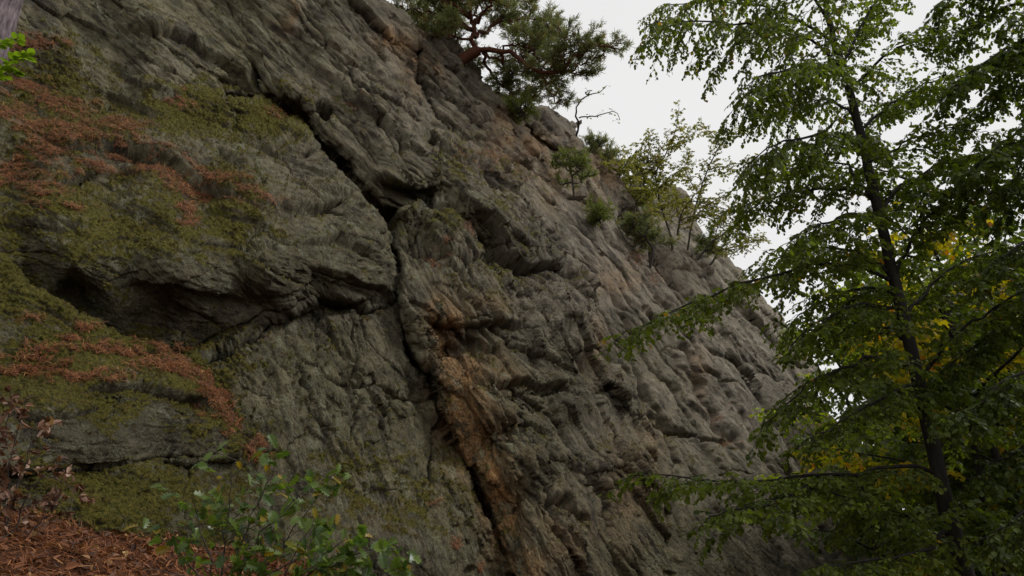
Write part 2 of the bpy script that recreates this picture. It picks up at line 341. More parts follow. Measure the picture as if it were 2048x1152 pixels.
def blobs(U, V, L, edge=.0):
    m = np.zeros(U.shape)
    for x, y, rx, ry, wt in L:
        q = ((U - x) / rx) ** 2 + ((V - y) / ry) ** 2
        sel = q < 9
        m[sel] = np.maximum(m[sel], wt * np.exp(-q[sel] * .8))
    return m

def grid_normals(P):
    a = np.gradient(P, axis=1); b = np.gradient(P, axis=0)
    n = np.cross(b, a); n /= np.linalg.norm(n, axis=-1, keepdims=True) + 1e-12
    toc = CAM - P
    s = np.sign((n * toc).sum(-1, keepdims=True)); s[s == 0] = 1
    return n * s

STEP = 1.6
LIT = []                             # where needles may lie: (points, normals, weight)
def rock(name, label, poly, ctrl, rnd=60, rndk=1.0, streak=((1150,400),(1330,600)), amp=1.0, flute=1.0, plate=1.0, pits=.5,
         seed=0, wob=1.0, step=None, cat='rock face', back=2.5, bias=0.0, grain=1.0, skip=(), rough=.6, pan=.36, open_bottom=True):
    st = step or STEP
    P0 = np.array(poly, float)
    x0, y0 = P0.min(0) - 30; x1, y1 = P0.max(0) + 30
    U, V = np.meshgrid(np.arange(x0, x1, st), np.arange(y0, y1, st))
    z = np.zeros(U.shape)
    q2 = lambda s, k: noise(np.stack([U / s, V / s, z + seed * 3.1 + k], -1), seed + k)
    wu = (q2(90, 1) * 16 + q2(34, 2) * 8 + q2(12, 3) * 4) * wob
    wv = (q2(90, 4) * 16 + q2(34, 5) * 8 + q2(12, 6) * 4) * wob
    sd = poly_sd(U + wu, V + wv, poly)
    gy, gx = np.gradient(sd, st)
    gl = np.hypot(gx, gy) + 1e-6
    # vertices just outside the outline are pulled on to it, so that the rim is smooth
    out = (sd < 0) & (sd > -1.5 * st)
    U = np.where(out, U - sd * gx / gl, U); V = np.where(out, V - sd * gy / gl, V)
    keep_v = sd > -1.5 * st
    sdc = np.maximum(sd, 0)
    # coarse depth
    D = plane_depth(U, V)
    num = np.zeros(U.shape); den = num + 1e-9
    for cx, cy, dv in ctrl:
        wgt = 1 / (((U - cx) ** 2 + (V - cy) ** 2) / 6400 + .35) ** 2
        num += wgt * dv; den += wgt
    D = D * (1 + num / den + bias)
    q = np.clip(1 - sdc / rnd, 0, 1)
    D = D * (1 + (rnd / 1480) * (1 - np.sqrt(1 - np.minimum(q, .995) ** 2)) * rndk)
    P = at(U, V, D)
    S = (D / 1480)                                    # metres per pixel here
    # anisotropic frame
    a0, a1 = [at(*p_, plane_depth(*p_)) for p_ in streak]
    e1 = (a1 - a0) / np.linalg.norm(a1 - a0); e2 = np.cross(PN, e1); e2 /= np.linalg.norm(e2); e3 = np.cross(e1, e2)
    PP_ = at(U, V, plane_depth(U, V))                   # the mean plane of the cliff carries the grain
    Q = np.stack([PP_ @ e2, PP_ @ e1, (P @ e3) * .12], -1)         # across, along, out
    A = lambda f, an: Q * np.array([f, f / an, f])
    N = grid_normals(P)
    cv = np.clip(-(N * (ray(U, V) / np.linalg.norm(ray(U, V), axis=-1, keepdims=True))).sum(-1), .12, 1)
    sc = np.clip(S / .0085, .55, 1.6)                  # feature size grows with distance
    scf = np.clip(S / .0085 * np.clip(.62 / cv, 1, 3) ** .55, .6, 3.0)   # and where the view is grazing
    inf = keep_v & (U > 0) & (U < 2048) & (V > 0) & (V < 1152); SF = float(np.median(scf[inf])); print(name, 'scale', SF)
    dsp = .12 * fbm(A(.55, 2.0), 2, seed + 10)
    # plates: tilted irregular blocks with joints between
    Q = Q / SF ** .7
    wx = Q[..., 0] + .14 * fbm(Q * 1.4, 3, seed + 20); wy = Q[..., 1] + .22 * fbm(Q * 1.4 + 9, 3, seed + 24)
    F1, F2, cid, ox, oy = worley(wx * 1.05, wy * pan, seed + 30)
    jn = np.exp(-((F2 - F1) / .055) ** 2)
    jm = sstep(-.1, .35, noise(Q * .9 + 3, seed + 33))
    dsp += plate * ((cid - .5) * .17 + oy * .20 * (cid - .3) + ox * .22 * (((cid * 7.3) % 1) - .4) - jn * jm * .13)
    F1, F2, cid, ox, oy = worley(wx * 2.6 + 7, wy * pan * 2.6, seed + 31)
    jn = np.exp(-((F2 - F1) / .07) ** 2); jm = sstep(-.05, .4, noise(Q * 1.7 + 8, seed + 34))
    dsp += plate * ((cid - .5) * .055 + oy * .07 + ox * .10 * (((cid * 7.3) % 1) - .4) - jn * jm * .055)
    N = grid_normals(P)
    N0 = N
    def nrm(k):
        n = grid_normals(P); n = n * k + N0 * (1 - k); return n / np.linalg.norm(n, axis=-1, keepdims=True)
    P = P + N * (dsp * amp * sc)[..., None]
    N = nrm(.22)
    # features drawn from the photograph, in pixel widths
    uw = U + q2(60, 7) * 12 + q2(16, 8) * 3; vw = V + q2(60, 9) * 12 + q2(16, 10) * 3
    f = np.zeros(U.shape)
    for pts, wd, dp in CRACKS:
        px = np.array(pts)
        if pts[0] in skip or px[:, 0].max() < x0 - 20 or px[:, 0].min() > x1 + 20 or px[:, 1].max() < y0 - 20 or px[:, 1].min() > y1 + 20: continue
        d, al, sg = poly_sd(uw, vw, pts, False)
        tp = np.clip(np.minimum(al, 1 - al) * 8, 0, 1) * (1 + .5 * q2(60, 11))
        f -= dp * 1.7 * np.exp(-(d / (wd * .8)) ** 2) * tp
        f -= dp * (.45 - .40 * sstep(1000, 1150, U)) * np.exp(-(d / (wd * 4)) ** 2) * tp
    for pts, ht, dc in LEDGES:
        px = np.array(pts)
        if px[:, 0].max() < x0 - 20 or px[:, 0].min() > x1 + 20 or px[:, 1].max() < y0 - 20 or px[:, 1].min() > y1 + 20: continue
        d, al, sg = poly_sd(uw, vw, pts, False)
        tp = np.clip(np.minimum(al, 1 - al) * 5, 0, 1)
        prof = np.where(sg > 0, -np.exp(-d / dc) * sstep(0, 5, sg), .55 * np.exp(-d / (dc * .7)) * sstep(0, -3, sg))
        f += 1.3 * ht * prof * tp
    for hx, hy, rx, ry in HOLES:
        if not (x0 < hx < x1 and y0 < hy < y1): continue
        q = np.sqrt(((uw - hx) / rx) ** 2 + ((vw - hy) / ry) ** 2)
        f -= (3.2 if hx < 900 else 1.6) * min(rx, ry) * sstep(1.15, .6, q)
    edf = .25 + .75 * sstep(0, 26, sdc)
    P = P + N * (f * S * edf)[..., None]
    # flutes, scallops and pits
    N = nrm(.22)
    Q = np.stack([PP_ @ e2, PP_ @ e1, (P @ e3) * .3], -1)
    Qw = Q + np.array([.05, .14, .05]) * np.stack([fbm(Q * 2, 3, seed + 40), fbm(Q * 2 + 7, 3, seed + 43), fbm(Q * 2 - 5, 2, seed + 47)], -1)
    iv = 1 / SF
    B = Qw * iv
    r1 = ridged(B * np.array([2.6, .45, 2.0]), 4, seed + 50)
    r2 = ridged(B * np.array([8.0, 1.6, 6.0]), 3, seed + 55)
    reg = sstep(-.35, .45, fbm(Q * .55 + 11, 2, seed + 60))     # where the rock is rough
    fl = flute * (.012 * r1 + .014 * r2 * (.3 + reg))
    for fq, am, kk in ((.6, .12, 0), (2.1, .034, 1), (5.2, .024, 2), (10.5, .014, 3)):    # overlapping shingles, steep side down-left
        cc = B[..., 0] * fq + .75 * fbm(B * np.array([.5, .12, .5]) * fq, 4, seed + 200 + 9 * kk, .5)
        k_ = np.floor(cc); fr = cc - k_
        hh = noise(np.stack([k_ * 3.7, B[..., 1] * fq * (.45 + .12 * kk), z + kk + .5], -1), seed + 240 + kk)
        fl += flute * am * np.clip(.45 + hh * 1.3, 0, 1.2) * (1 - fr) * sstep(0, .06, fr)
    F1, F2, cid, ox, oy = worley(B[..., 0] * 5.5, B[..., 1] * 2.6 + B[..., 2] * 2, seed + 61)
    sc1 = np.clip(F1, 0, 1)
    F1b, F2b, _, _, _ = worley(B[..., 0] * 13, B[..., 1] * 7 + B[..., 2] * 5, seed + 62)
    for fq, am, kk in ((1.6, .055, 0), (4.2, .028, 1), (9.5, .013, 2)):
        nn_ = fbm(B * np.array([fq, fq * .42, fq]), 4, seed + 260 + 5 * kk, .62) + .12 * noise(B * 1.1 + kk, seed + 285)
        fl += flute * am * rough * (.15 + .85 * reg) * (sstep(-.03, .03, nn_) + .7 * sstep(.24, .29, nn_) + .6 * sstep(-.32, -.27, nn_))
    fl += pits * (.040 * sc1 * reg + .030 * F1b * (.25 + .75 * reg))
    fl += .026 * fbm(B * np.array([14, 8, 14]), 5, seed + 65, .72) - .05 * sstep(.25, .6, noise(B * np.array([9, 6, 8.]), seed + 68)) * reg
    moss = blobs(U + q2(30, 12) * 30, V + q2(24, 13) * 24, MOSS)
    lit = blobs(U + q2(26, 14) * 22, V + q2(20, 15) * 14, LITTER)
    P = P + N * (fl * sc * (.4 + .6 * sstep(0, 14, sdc)))[..., None]
    N = grid_normals(P)
    up = N[..., 2]
    mn = fbm(P * 3.5, 4, 70, .6); mf = fbm(P * 14, 3, 75, .65)
    m = sstep(.32, .62, moss * 1.05 + .05 + mn * .65 + mf * .55 + (up - .38) * .45 + np.minimum(up - .12, 0) * 1.2)
    lm = sstep(.50, .74, lit * .95 + mf * .7 + fbm(P * np.array([4, 4, 11]), 4, 79, .65) * .8 + (up - .30) * .75)
    P = P + N * ((m * (.010 + .055 * np.clip(fbm(P * 18, 3, 81) + .3, 0, 1)) + lm * .02) * np.minimum(sc, 1))[..., None]
    green = 1 - np.clip(blobs(U, V, GREY) * 1.1, 0, 1)
    ow = q2(50, 16) * 24
    attrs = dict(moss=m, litter=lm * .35, green=green, ochre=np.clip(blobs(U + ow, V + ow, OCHRE) * 1.35, 0, 1),
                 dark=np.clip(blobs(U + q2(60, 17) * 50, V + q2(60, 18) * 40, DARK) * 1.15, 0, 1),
                 pale=blobs(U + ow, V - ow, PALE), st=B * np.array([1, grain, 1]))
    wl = lm * (lit > .12)
    LIT.append((P[(wl > .25) & keep_v], N[(wl > .25) & keep_v], wl[(wl > .25) & keep_v], S[(wl > .25) & keep_v]))
    # faces
    idx = -np.ones(U.shape, np.int64)
    cell = keep_v[:-1, :-1] & keep_v[1:, :-1] & keep_v[:-1, 1:] & keep_v[1:, 1:]
    used = np.zeros(U.shape, bool)
    for i in (0, 1):
        for j in (0, 1): used[i:U.shape[0] - 1 + i, j:U.shape[1] - 1 + j] |= cell
    idx[used] = np.arange(used.sum())
    c = np.argwhere(cell); i, j = c[:, 0], c[:, 1]
    F = np.stack([idx[i, j], idx[i + 1, j], idx[i + 1, j + 1], idx[i, j + 1]], -1)
    VV = P[used]
    # rim quads going back into the hill, so that every mass has thickness
    pad = np.pad(cell, 1); edges = []
    for (di, dj, e0, e1_) in ((-1, 0, (0, 0), (0, 1)), (1, 0, (1, 1), (1, 0)), (0, -1, (1, 0), (0, 0)), (0, 1, (0, 1), (1, 1))):
        b = ~pad[1 + i + di, 1 + j + dj]
        edges.append(np.stack([idx[i[b] + e0[0], j[b] + e0[1]], idx[i[b] + e1_[0], j[b] + e1_[1]]], -1))
    E_ = np.concatenate(edges); ring = np.unique(E_); rm = -np.ones(len(VV), np.int64); n0 = len(VV)
    hid = np.array([-.62, .78, -.10])
    ex = [VV]; Fl = [F]; prev = ring; at_all = {k: [v[used]] for k, v in attrs.items()}
    rn = np.sign(fbm(VV[ring] * 1.2, 2, seed + 90))
    for s_, (bk, dn) in enumerate(((.25, .02), (.9, .12), (back, .5))):
        rr = np.zeros((n0 + len(ring) * 4,), np.int64); base = sum(len(x) for x in ex)
        nv = VV[ring] + hid * bk + np.array([0, 0, -dn]) + .12 * min(bk, 1) * np.stack([fbm(VV[ring] * 2.5 + 31 * k + bk, 2, seed + 91 + k) for k in range(3)], -1)
        ex.append(nv)
        mp = {}
        lut = np.zeros(n0, np.int64); lut[ring] = np.arange(len(ring))
        cur = base + np.arange(len(ring)); pa = prev[lut[E_[:, 0]]]; pb = prev[lut[E_[:, 1]]]
        Fl.append(np.stack([pb, pa, cur[lut[E_[:, 0]]], cur[lut[E_[:, 1]]]], -1))
        prev = cur
        for k in at_all: at_all[k].append(attrs[k][used][ring])
    o = mesh_obj(name, np.concatenate(ex), np.concatenate(Fl), ROCK, attrs={k: np.concatenate(v) for k, v in at_all.items()})
    tag(o, label, cat)
    return o

S_UP = ((1150,400),(1330,600)); S_MID = ((640,240),(1000,1080)); S_BED = ((100,520),(520,640))
rock('mossy_boulder', 'big moss covered rock with rusty needle litter on its sloping top, lower left', 
 [(-260,300),(-120,400),(0,500),(60,575),(150,625),(250,672),(340,712),(395,750),(440,800),(470,860),(482,915),(440,925),(300,930),(170,942),(60,950),(-260,960)],
 [(-200,400,.16),(0,520,.04),(100,620,-.01),(250,690,-.01),(350,730,.0),(420,810,.0),(40,720,-.02),(200,780,-.10),(330,800,-.08),(400,860,-.05),
  (100,840,-.14),(200,900,-.13),(400,910,-.06),(0,940,-.16),(-200,900,-.18),(-200,650,.1)],
 rnd=26, streak=S_BED, grain=2.6, rough=.35, flute=.7, plate=.6, seed=3, amp=.55, wob=.6, cat='boulder')
rock('lower_rock_course', 'moss spotted rock layer under the horizontal crack, behind the brown leaf litter',
 [(-260,930),(60,925),(170,918),(300,905),(480,895),(530,940),(600,1010),(660,1250),(-260,1250)],
 [(0,960,-.12),(200,950,-.10),(400,930,-.04),(500,920,.0),(200,1060,-.14),(400,1060,-.10),(560,1060,-.05),(-200,1100,-.16)],
 rnd=14, streak=S_BED, grain=2.6, flute=.6, plate=.6, seed=5, amp=.5, wob=.5, cat='rock ledge')
rock('jointed_rock_slab', 'grey green jointed slab left of the long dark crack, below the overhang',
 [(360,720),(500,640),(640,575),(800,590),(815,650),(850,740),(888,830),(930,930),(975,1020),(1030,1130),(1060,1260),(400,1260),(420,1000),(455,860)],
 [(400,740,.06),(640,620,.06),(780,640,.02),(500,780,.01),(700,800,.02),(860,860,.05),(560,950,.0),(750,960,.0),(900,1010,-.03),(600,1120,-.10),(800,1120,-.13),(1000,1130,-.02)],
 rnd=26, streak=S_MID, flute=.8, plate=1.0, seed=8, amp=.7, wob=.7)
rock('overhanging_mossy_block', 'broad bulging block with mossy top and dark underside, upper left of the photo',
 [(-260,-40),(-60,40),(120,60),(250,150),(400,190),(530,192),(600,240),(660,320),(720,390),(758,440),(788,500),(797,560),(793,612),(700,600),(640,598),(560,635),(480,690),(398,745),(420,840),(250,790),(120,720),(0,640),(-260,500)],
 [(-200,0,.42),(60,140,.36),(200,200,.33),(400,230,.26),(550,230,.20),(0,300,.20),(200,320,.15),(400,330,.13),(600,320,.09),(100,430,.03),(300,440,.02),
  (500,440,.0),(700,440,.03),(770,520,.02),(150,520,-.06),(350,530,-.07),(550,520,-.06),(680,540,-.04),(60,560,.08),(140,620,.08),(280,670,.07),(250,600,.0),(100,700,.14),(300,760,.14),(400,730,.08),(0,500,.05),(500,640,.05),(620,590,.02),(740,595,.03)],
 rnd=36, streak=S_BED, grain=2.6, flute=.8, plate=.8, skip=((640,265),(430,120),(385,745)), rndk=1.7, rough=.45, seed=12, amp=.7, wob=.6, cat='rock overhang')
rock('upper_rock_wall', 'tall streaked wall above the round hole, reaching the top edge of the photo',
 [(-260,-300),(760,-300),(800,-60),(700,-20),(812,40),(840,80),(840,160),(870,240),(950,290),(1020,350),(1075,430),(1130,500),(1160,570),(1100,540),(1010,520),(960,470),(900,425),(860,415),(800,425),(770,410),(735,375),(690,330),(650,280),(590,215),(540,190),(400,210),(250,190),(100,120),(-260,40)],
 [(-200,-200,.75),(100,-100,.62),(60,60,.50),(200,130,.42),(150,30,.52),(400,0,.45),(330,120,.33),(450,150,.30),(400,200,.32),(550,80,.24),(600,200,.14),(700,100,.12),(800,0,.10),(780,200,.04),(700,320,.08),
  (800,330,.0),(820,400,.06),(950,350,-.05),(1050,460,-.05),(1120,520,.0),(850,120,.10)],
 rnd=32, rndk=1.7, rough=.5, streak=S_UP, skip=((640,265),(430,120),(800,418),(735,372)), seed=17, amp=.9, wob=.8)
rock('fluted_rock_buttress', 'rounded buttress with an orange brown streak, right of the long dark crack',
 [(786,470),(800,420),(860,395),(940,385),(1020,430),(1100,480),(1165,560),(1200,640),(1240,740),(1290,860),(1330,980),(1380,1120),(1400,1280),(1070,1280),(1020,1120),(985,1040),(940,940),(895,840),(865,770),(825,690),(797,600),(800,530)],
 [(800,470,.02),(900,440,-.02),(1000,480,-.03),(1100,540,-.04),(850,580,-.05),(960,600,-.08),(1100,680,-.08),(850,700,-.02),(900,800,-.03),(1000,800,-.09),(1100,820,-.09),(1190,760,-.05),
  (950,900,-.03),(1050,930,-.10),(1200,920,-.09),(1000,1030,-.04),(1100,1060,-.12),(1250,1060,-.08),(1340,1080,.0),(1230,820,-.02)],
 rnd=44, streak=S_MID, skip=((640,265),(1160,560)), rndk=1.9, rough=1.0, seed=23, amp=.9, plate=1.0, wob=.45, pits=.9)
rock('ridge_rock', 'grey crest wall of stacked weathered ledges beneath the big pine',
 [(690,-60),(770,0),(815,60),(850,62),(900,68),(925,100),(965,140),(985,185),(1030,225),(1060,260),(1080,330),(1120,420),(1200,560),(1100,560),(960,440),(820,300),(700,150)],
 [(750,40,.16),(830,90,.12),(900,110,.06),(980,200,.04),(1040,250,.04),(900,220,.06),(1000,330,.03),(830,200,.14),(1000,450,.08)],
 rnd=16, streak=S_UP, seed=29, amp=.9, wob=.7, plate=1.3, flute=1.2, bias=.0)
rock('pale_rock_step', 'ochre and cream patched rock below the summit boulder',
 [(985,200),(1040,205),(1150,250),(1152,318),(1182,320),(1192,346),(1225,350),(1232,440),(1260,520),(1300,600),(1150,520),(1060,400),(990,300)],
 [(1010,230,.10),(1080,260,.09),(1080,350,.06),(1150,330,.12),(1200,400,.10),(1220,470,.08)],
 rnd=16, streak=((1050,250),(1110,420)), seed=37, amp=1.2, plate=1.4, flute=1.2, wob=.8)
rock('summit_boulder', 'rounded dark boulder perched on the skyline beside the thin bare tree',
 [(1028,222),(1050,212),(1085,210),(1110,222),(1140,250),(1150,275),(1148,300),(1125,303),(1095,285),(1062,262),(1035,245)],
 [(1090,250,.03),(1050,230,.06),(1140,290,.02)],
 rnd=26, rndk=2.4, streak=((1030,230),(1150,270)), seed=41, amp=.6, plate=.5, wob=.5, cat='boulder')
rock('smooth_grey_slab', 'long smooth purple grey slab running down right of the fluted buttress',
 [(1010,320),(1060,340),(1150,400),(1215,425),(1240,455),(1300,530),(1350,590),(1400,640),(1440,690),(1480,740),(1500,790),(1560,880),(1640,1000),(1700,1100),(1740,1260),(1330,1260),(1260,950),(1190,740),(1100,560),(1000,400)],
 [(1100,400,.0),(1200,460,.0),(1200,560,.02),(1300,600,-.02),(1250,720,.04),(1400,700,-.03),(1350,820,.0),(1470,800,.0),(1320,960,.0),(1500,920,-.03),(1600,1000,.0),(1420,1080,-.04),(1600,1130,.0)],
 rnd=34, rndk=1.2, streak=S_UP, skip=((1215,430),(1350,595),(1480,740)), rough=.45, pan=.15, seed=47, amp=.28, plate=.30, flute=.42, wob=.5, pits=.6)
rock('dark_rock_tooth', 'steep dark split rock under the birches, just left of the small green pine',
 [(1150,318),(1185,312),(1198,338),(1222,342),(1232,376),(1262,372),(1285,380),(1300,420),(1290,500),(1260,520),(1220,450),(1180,400)],
 [(1180,340,.14),(1230,400,.12),(1260,440,.14)], rnd=12, streak=((1180,330),(1240,440)), seed=53, amp=1.2, plate=1.4, flute=1.3, wob=.7)
rock('second_crest_wall', 'grey wall behind the leaning birch, with the small dark green pine growing before it',
 [(1220,385),(1240,364),(1275,368),(1296,392),(1335,366),(1372,380),(1390,430),(1402,476),(1430,486),(1455,520),(1480,560),(1440,640),(1300,600),(1240,460)],
 [(1270,400,.45),(1340,400,.42),(1400,480,.34),(1450,540,.30)], rnd=14, streak=S_UP, seed=59, amp=1.1, plate=1.2, wob=.8)
rock('middle_slab', 'grey streaked slab whose crest runs down behind the long beech spray',
 [(1290,470),(1310,455),(1350,470),(1400,500),(1455,520),(1490,560),(1540,610),(1600,680),(1640,745),(1600,800),(1540,815),(1500,780),(1460,720),(1380,640),(1330,580)],
 [(1320,500,.26),(1400,560,.22),(1480,640,.20),(1560,720,.20),(1520,790,.30)], rnd=16, streak=S_UP, seed=61, amp=.6, plate=1.2, wob=.5)
rock('far_slab', 'farthest shaded slab going down into the trees at the lower right',
 [(1480,740),(1560,760),(1640,800),(1690,850),(1740,920),(1790,1000),(1835,1080),(1860,1260),(1720,1260),(1640,1050),(1540,880)],
 [(1560,800,.20),(1640,860,.12),(1700,960,.04),(1760,1040,.06),(1750,1150,.04)], rnd=18, streak=S_UP, seed=67, amp=1.0, wob=.7)
print('rock verts', sum(len(o.data.vertices) for o in bpy.data.objects if o.type == 'MESH'))

# ------------------------------------------------------------------ ground
def ground_z(x, y):
    x = np.asarray(x, float); y = np.asarray(y, float)
    h = -.35 * x + .15 * y
    h = np.where(h > 0, h, 3.2 * np.tanh(h / 3.2))
    far = sstep(30, 120, np.hypot(x, y))
    return h * (1 - far) + far * (-1.5) + np.where(h > 3.5, 0, 0)
def build_ground():
    th = np.linspace(-math.pi, math.pi, 241)[:-1]
    r = np.concatenate([[.05], np.geomspace(.6, 900, 150)])
    T, Rr = np.meshgrid(th, r); X = Rr * np.sin(T); Y = Rr * np.cos(T)
    Z = ground_z(X, Y)
    Pn = np.stack([X, Y, X * 0], -1)
    Z = Z + .10 * fbm(Pn * .8, 3, 301) * sstep(0, 3, Rr)
    m, n = X.shape
    V = np.stack([X, Y, Z], -1).reshape(-1, 3); F = []
    i, j = np.meshgrid(np.arange(m - 1), np.arange(n), indexing='ij'); j2 = (j + 1) % n
    F = np.stack([i * n + j, i * n + j2, (i + 1) * n + j2, (i + 1) * n + j], -1).reshape(-1, 4)
    nb = NB('forest_floor'); f = nb.noise(9, 6, .7); g = nb.noise(40, 4, .7)
    c = nb.mixc(nb.ramp(g, [(.4, (0,) * 3), (.6, (1,) * 3)]), nb.ramp(f, [(.35, (.030, .014, .008)), (.6, (.11, .042, .020))]), nb.ramp(f, [(.4, (.07, .025, .012)), (.65, (.17, .075, .035))]))
    principled(nb, c, .95, .1); nb.bump(g, 1, .05)
    o = mesh_obj('ground', V, F, nb.m); tag(o, 'rusty brown forest floor sloping up to the rock', 'ground', kind='structure')
build_ground()
# fine near patch of the floor, banked against the rock at the left
def near_z(X, Y):
    Pn = np.stack([X, Y, X * 0], -1)
    return ground_z(X, Y) + .13 * fbm(Pn * 1.3, 4, 311) + .05 * np.abs(fbm(Pn * 5, 4, 316)) + .15
def build_near():
    g = .03; X, Y = np.meshgrid(np.arange(-8, -.2, g), np.arange(3.0, 10.5, g))
    Z = near_z(X, Y); ed = np.minimum.reduce([sstep(-.2, -.8, X), sstep(-8, -7, X), sstep(3, 3.5, Y), sstep(10.5, 9.8, Y)])
    Z = Z - (1 - ed) * .35
    m, n = X.shape; i, j = np.meshgrid(np.arange(m - 1), np.arange(n - 1), indexing='ij')
    F = np.stack([i * n + j, i * n + j + 1, (i + 1) * n + j + 1, (i + 1) * n + j], -1).reshape(-1, 4)
    o = mesh_obj('litter_bank', np.stack([X, Y, Z], -1).reshape(-1, 3), F, bpy.data.materials['forest_floor'])
    tag(o, 'bank of brown needles at the foot of the rock', 'ground', kind='structure')
build_near()

# ------------------------------------------------------------------ plants: tubes, leaves, needles
def unit(v): return v / (np.linalg.norm(v, axis=-1, keepdims=True) + 1e-9)
def smooth_line(pts, n):
    pts = np.asarray(pts, float)
    L = np.concatenate([[0], np.cumsum(np.linalg.norm(np.diff(pts, axis=0), axis=1))]); t = np.linspace(0, L[-1], n)
    # Catmull-Rom
    k = np.clip(np.searchsorted(L, t, 'right') - 1, 0, len(pts) - 2); u = ((t - L[k]) / (L[k + 1] - L[k] + 1e-9))[:, None]
    p = lambda i: pts[np.clip(i, 0, len(pts) - 1)]
    p0, p1, p2, p3 = p(k - 1), p(k), p(k + 1), p(k + 2)
    return .5 * (2 * p1 + (p2 - p0) * u + (2 * p0 - 5 * p1 + 4 * p2 - p3) * u ** 2 + (3 * p1 - p0 - 3 * p2 + p3) * u ** 3)
class Geo:
    def __init__(s): s.V = []; s.F = []; s.n = 0; s.a = []
    def add(s, V, F, a=None):
        s.V.append(V); s.F.append(F + s.n); s.n += len(V)
        if a is not None: s.a.append(a)
    def tube(s, pts, r0, r1, sides=7, power=1.0, rough=0):
        pts = np.asarray(pts); n = len(pts); t = np.gradient(pts, axis=0); t = unit(t)
        ref = np.array([0, 0, 1.]) if abs(t[n // 2][2]) < .9 else np.array([1., 0, 0])
        a = unit(np.cross(t, ref)); b = np.cross(t, a); th = np.arange(sides) / sides * 2 * math.pi
        r = r0 + (r1 - r0) * np.linspace(0, 1, n) ** power
        rr = r[:, None] * (1 + (rough * rng.normal(size=(n, sides)) if rough else 0))
        V = pts[:, None] + rr[..., None] * (np.cos(th)[None, :, None] * a[:, None] + np.sin(th)[None, :, None] * b[:, None])
        i, j = np.meshgrid(np.arange(n - 1), np.arange(sides), indexing='ij'); j2 = (j + 1) % sides
        F = np.stack([i * sides + j, i * sides + j2, (i + 1) * sides + j2, (i + 1) * sides + j], -1).reshape(-1, 4)
        V = np.concatenate([V.reshape(-1, 3), pts[-1:]]);
        tip = np.array([[(n - 1) * sides + q, (n - 1) * sides + (q + 1) % sides, len(V) - 1, len(V) - 1] for q in range(sides)])
        s.add(V, F)
        s.tip = tip
    def obj(s, name, mat, parent, smooth=True, attr=None):
        if not s.V: return None
        return mesh_obj(name, np.concatenate(s.V), np.concatenate(s.F), mat, parent, smooth, {attr: np.concatenate(s.a)} if attr else None)
SHAPE_OVAL = (np.array([[0, 0], [.28, .34], [.70, .30], [1, 0], [.70, -.30], [.28, -.34]]), [[0, 1, 2, 3], [0, 3, 4, 5]])
def leaf_geo(G, pos, d, nrm, L, wr=1.0, fold=.18, lv=None, curl=0):
    pos = np.asarray(pos); n = len(pos)
    if n == 0: return
    d = unit(d); sdv = unit(np.cross(d, nrm)); up = np.cross(sdv, d)
    L = np.broadcast_to(L, (n,)) * (1 + .22 * rng.normal(size=n)).clip(.5, 1.6)
    sh, fc = SHAPE_OVAL
    x = sh[:, 0]; y = sh[:, 1] * wr
    V = pos[:, None] + L[:, None, None] * (x[None, :, None] * d[:, None] + y[None, :, None] * sdv[:, None]
        + (np.abs(y) * fold - curl * x * x)[None, :, None] * up[:, None])
    F = (np.arange(n)[:, None, None] * len(sh) + np.array(fc)[None]).reshape(-1, 4)
    if lv is None: lv = rng.random(n)
    G.add(V.reshape(-1, 3), F, np.repeat(lv, len(sh)))
def grow(pts, spacing, length, droop, spread=1.0, taper=.6, start=.12, jit=.35, up=0., flat=.75):
    """side shoots along a limb: start points, directions, lengths"""
    pts = np.asarray(pts); seg = np.linalg.norm(np.diff(pts, axis=0), axis=1); L = np.concatenate([[0], np.cumsum(seg)])
    n = max(2, int(L[-1] * (1 - start) / spacing)); t = np.linspace(start, 1, n) * L[-1] + rng.normal(size=n) * spacing * .3
    t = np.clip(t, 0, L[-1] * .999); P = np.stack([np.interp(t, L, pts[:, k]) for k in range(3)], -1)
    T = unit(np.stack([np.interp(t, L[:-1], np.diff(pts, axis=0)[:, k] / (seg + 1e-9)) for k in range(3)], -1))
    side = unit(np.cross(T, [0, 0, 1.]) + 1e-6) * np.where(np.arange(n) % 2, 1, -1)[:, None]
    d = unit(T * .75 + side * spread + np.array([0, 0, up - droop]) + rng.normal(size=(n, 3)) * jit * np.array([1, 1, flat]))
    f = t / L[-1]; ln = length * (1 - taper * f ** 1.5) * (.6 + .6 * rng.random(n))
    return P, d, ln
def shoots(P, d, ln, droop, m=6, wig=.06):
    """polylines for many shoots at once (k, m, 3)"""
    t = np.linspace(0, 1, m)[None, :, None]; ln = ln[:, None, None]
    W = P[:, None] + d[:, None] * ln * t + np.array([0, 0, -1.]) * droop * ln * t * t
    return W + rng.normal(size=W.shape) * wig * ln * t
def thin_tubes(G, S, r0, r1):
    """three-sided tubes for shoots S (k, m, 3)"""
    k, m, _ = S.shape; T = unit(np.gradient(S, axis=1)); a = unit(np.cross(T, [.3, .2, 1.])); b = np.cross(T, a)
    r = np.linspace(r0, r1, m)[None, :, None, None]; th = np.arange(3) / 3 * 2 * math.pi
    V = S[:, :, None] + r * (np.cos(th)[None, None, :, None] * a[:, :, None] + np.sin(th)[None, None, :, None] * b[:, :, None])
    i, j, q = np.meshgrid(np.arange(k), np.arange(m - 1), np.arange(3), indexing='ij'); q2_ = (q + 1) % 3; B_ = i * m * 3
    F = np.stack([B_ + j * 3 + q, B_ + j * 3 + q2_, B_ + (j + 1) * 3 + q2_, B_ + (j + 1) * 3 + q], -1).reshape(-1, 4)
    G.add(V.reshape(-1, 3), F)
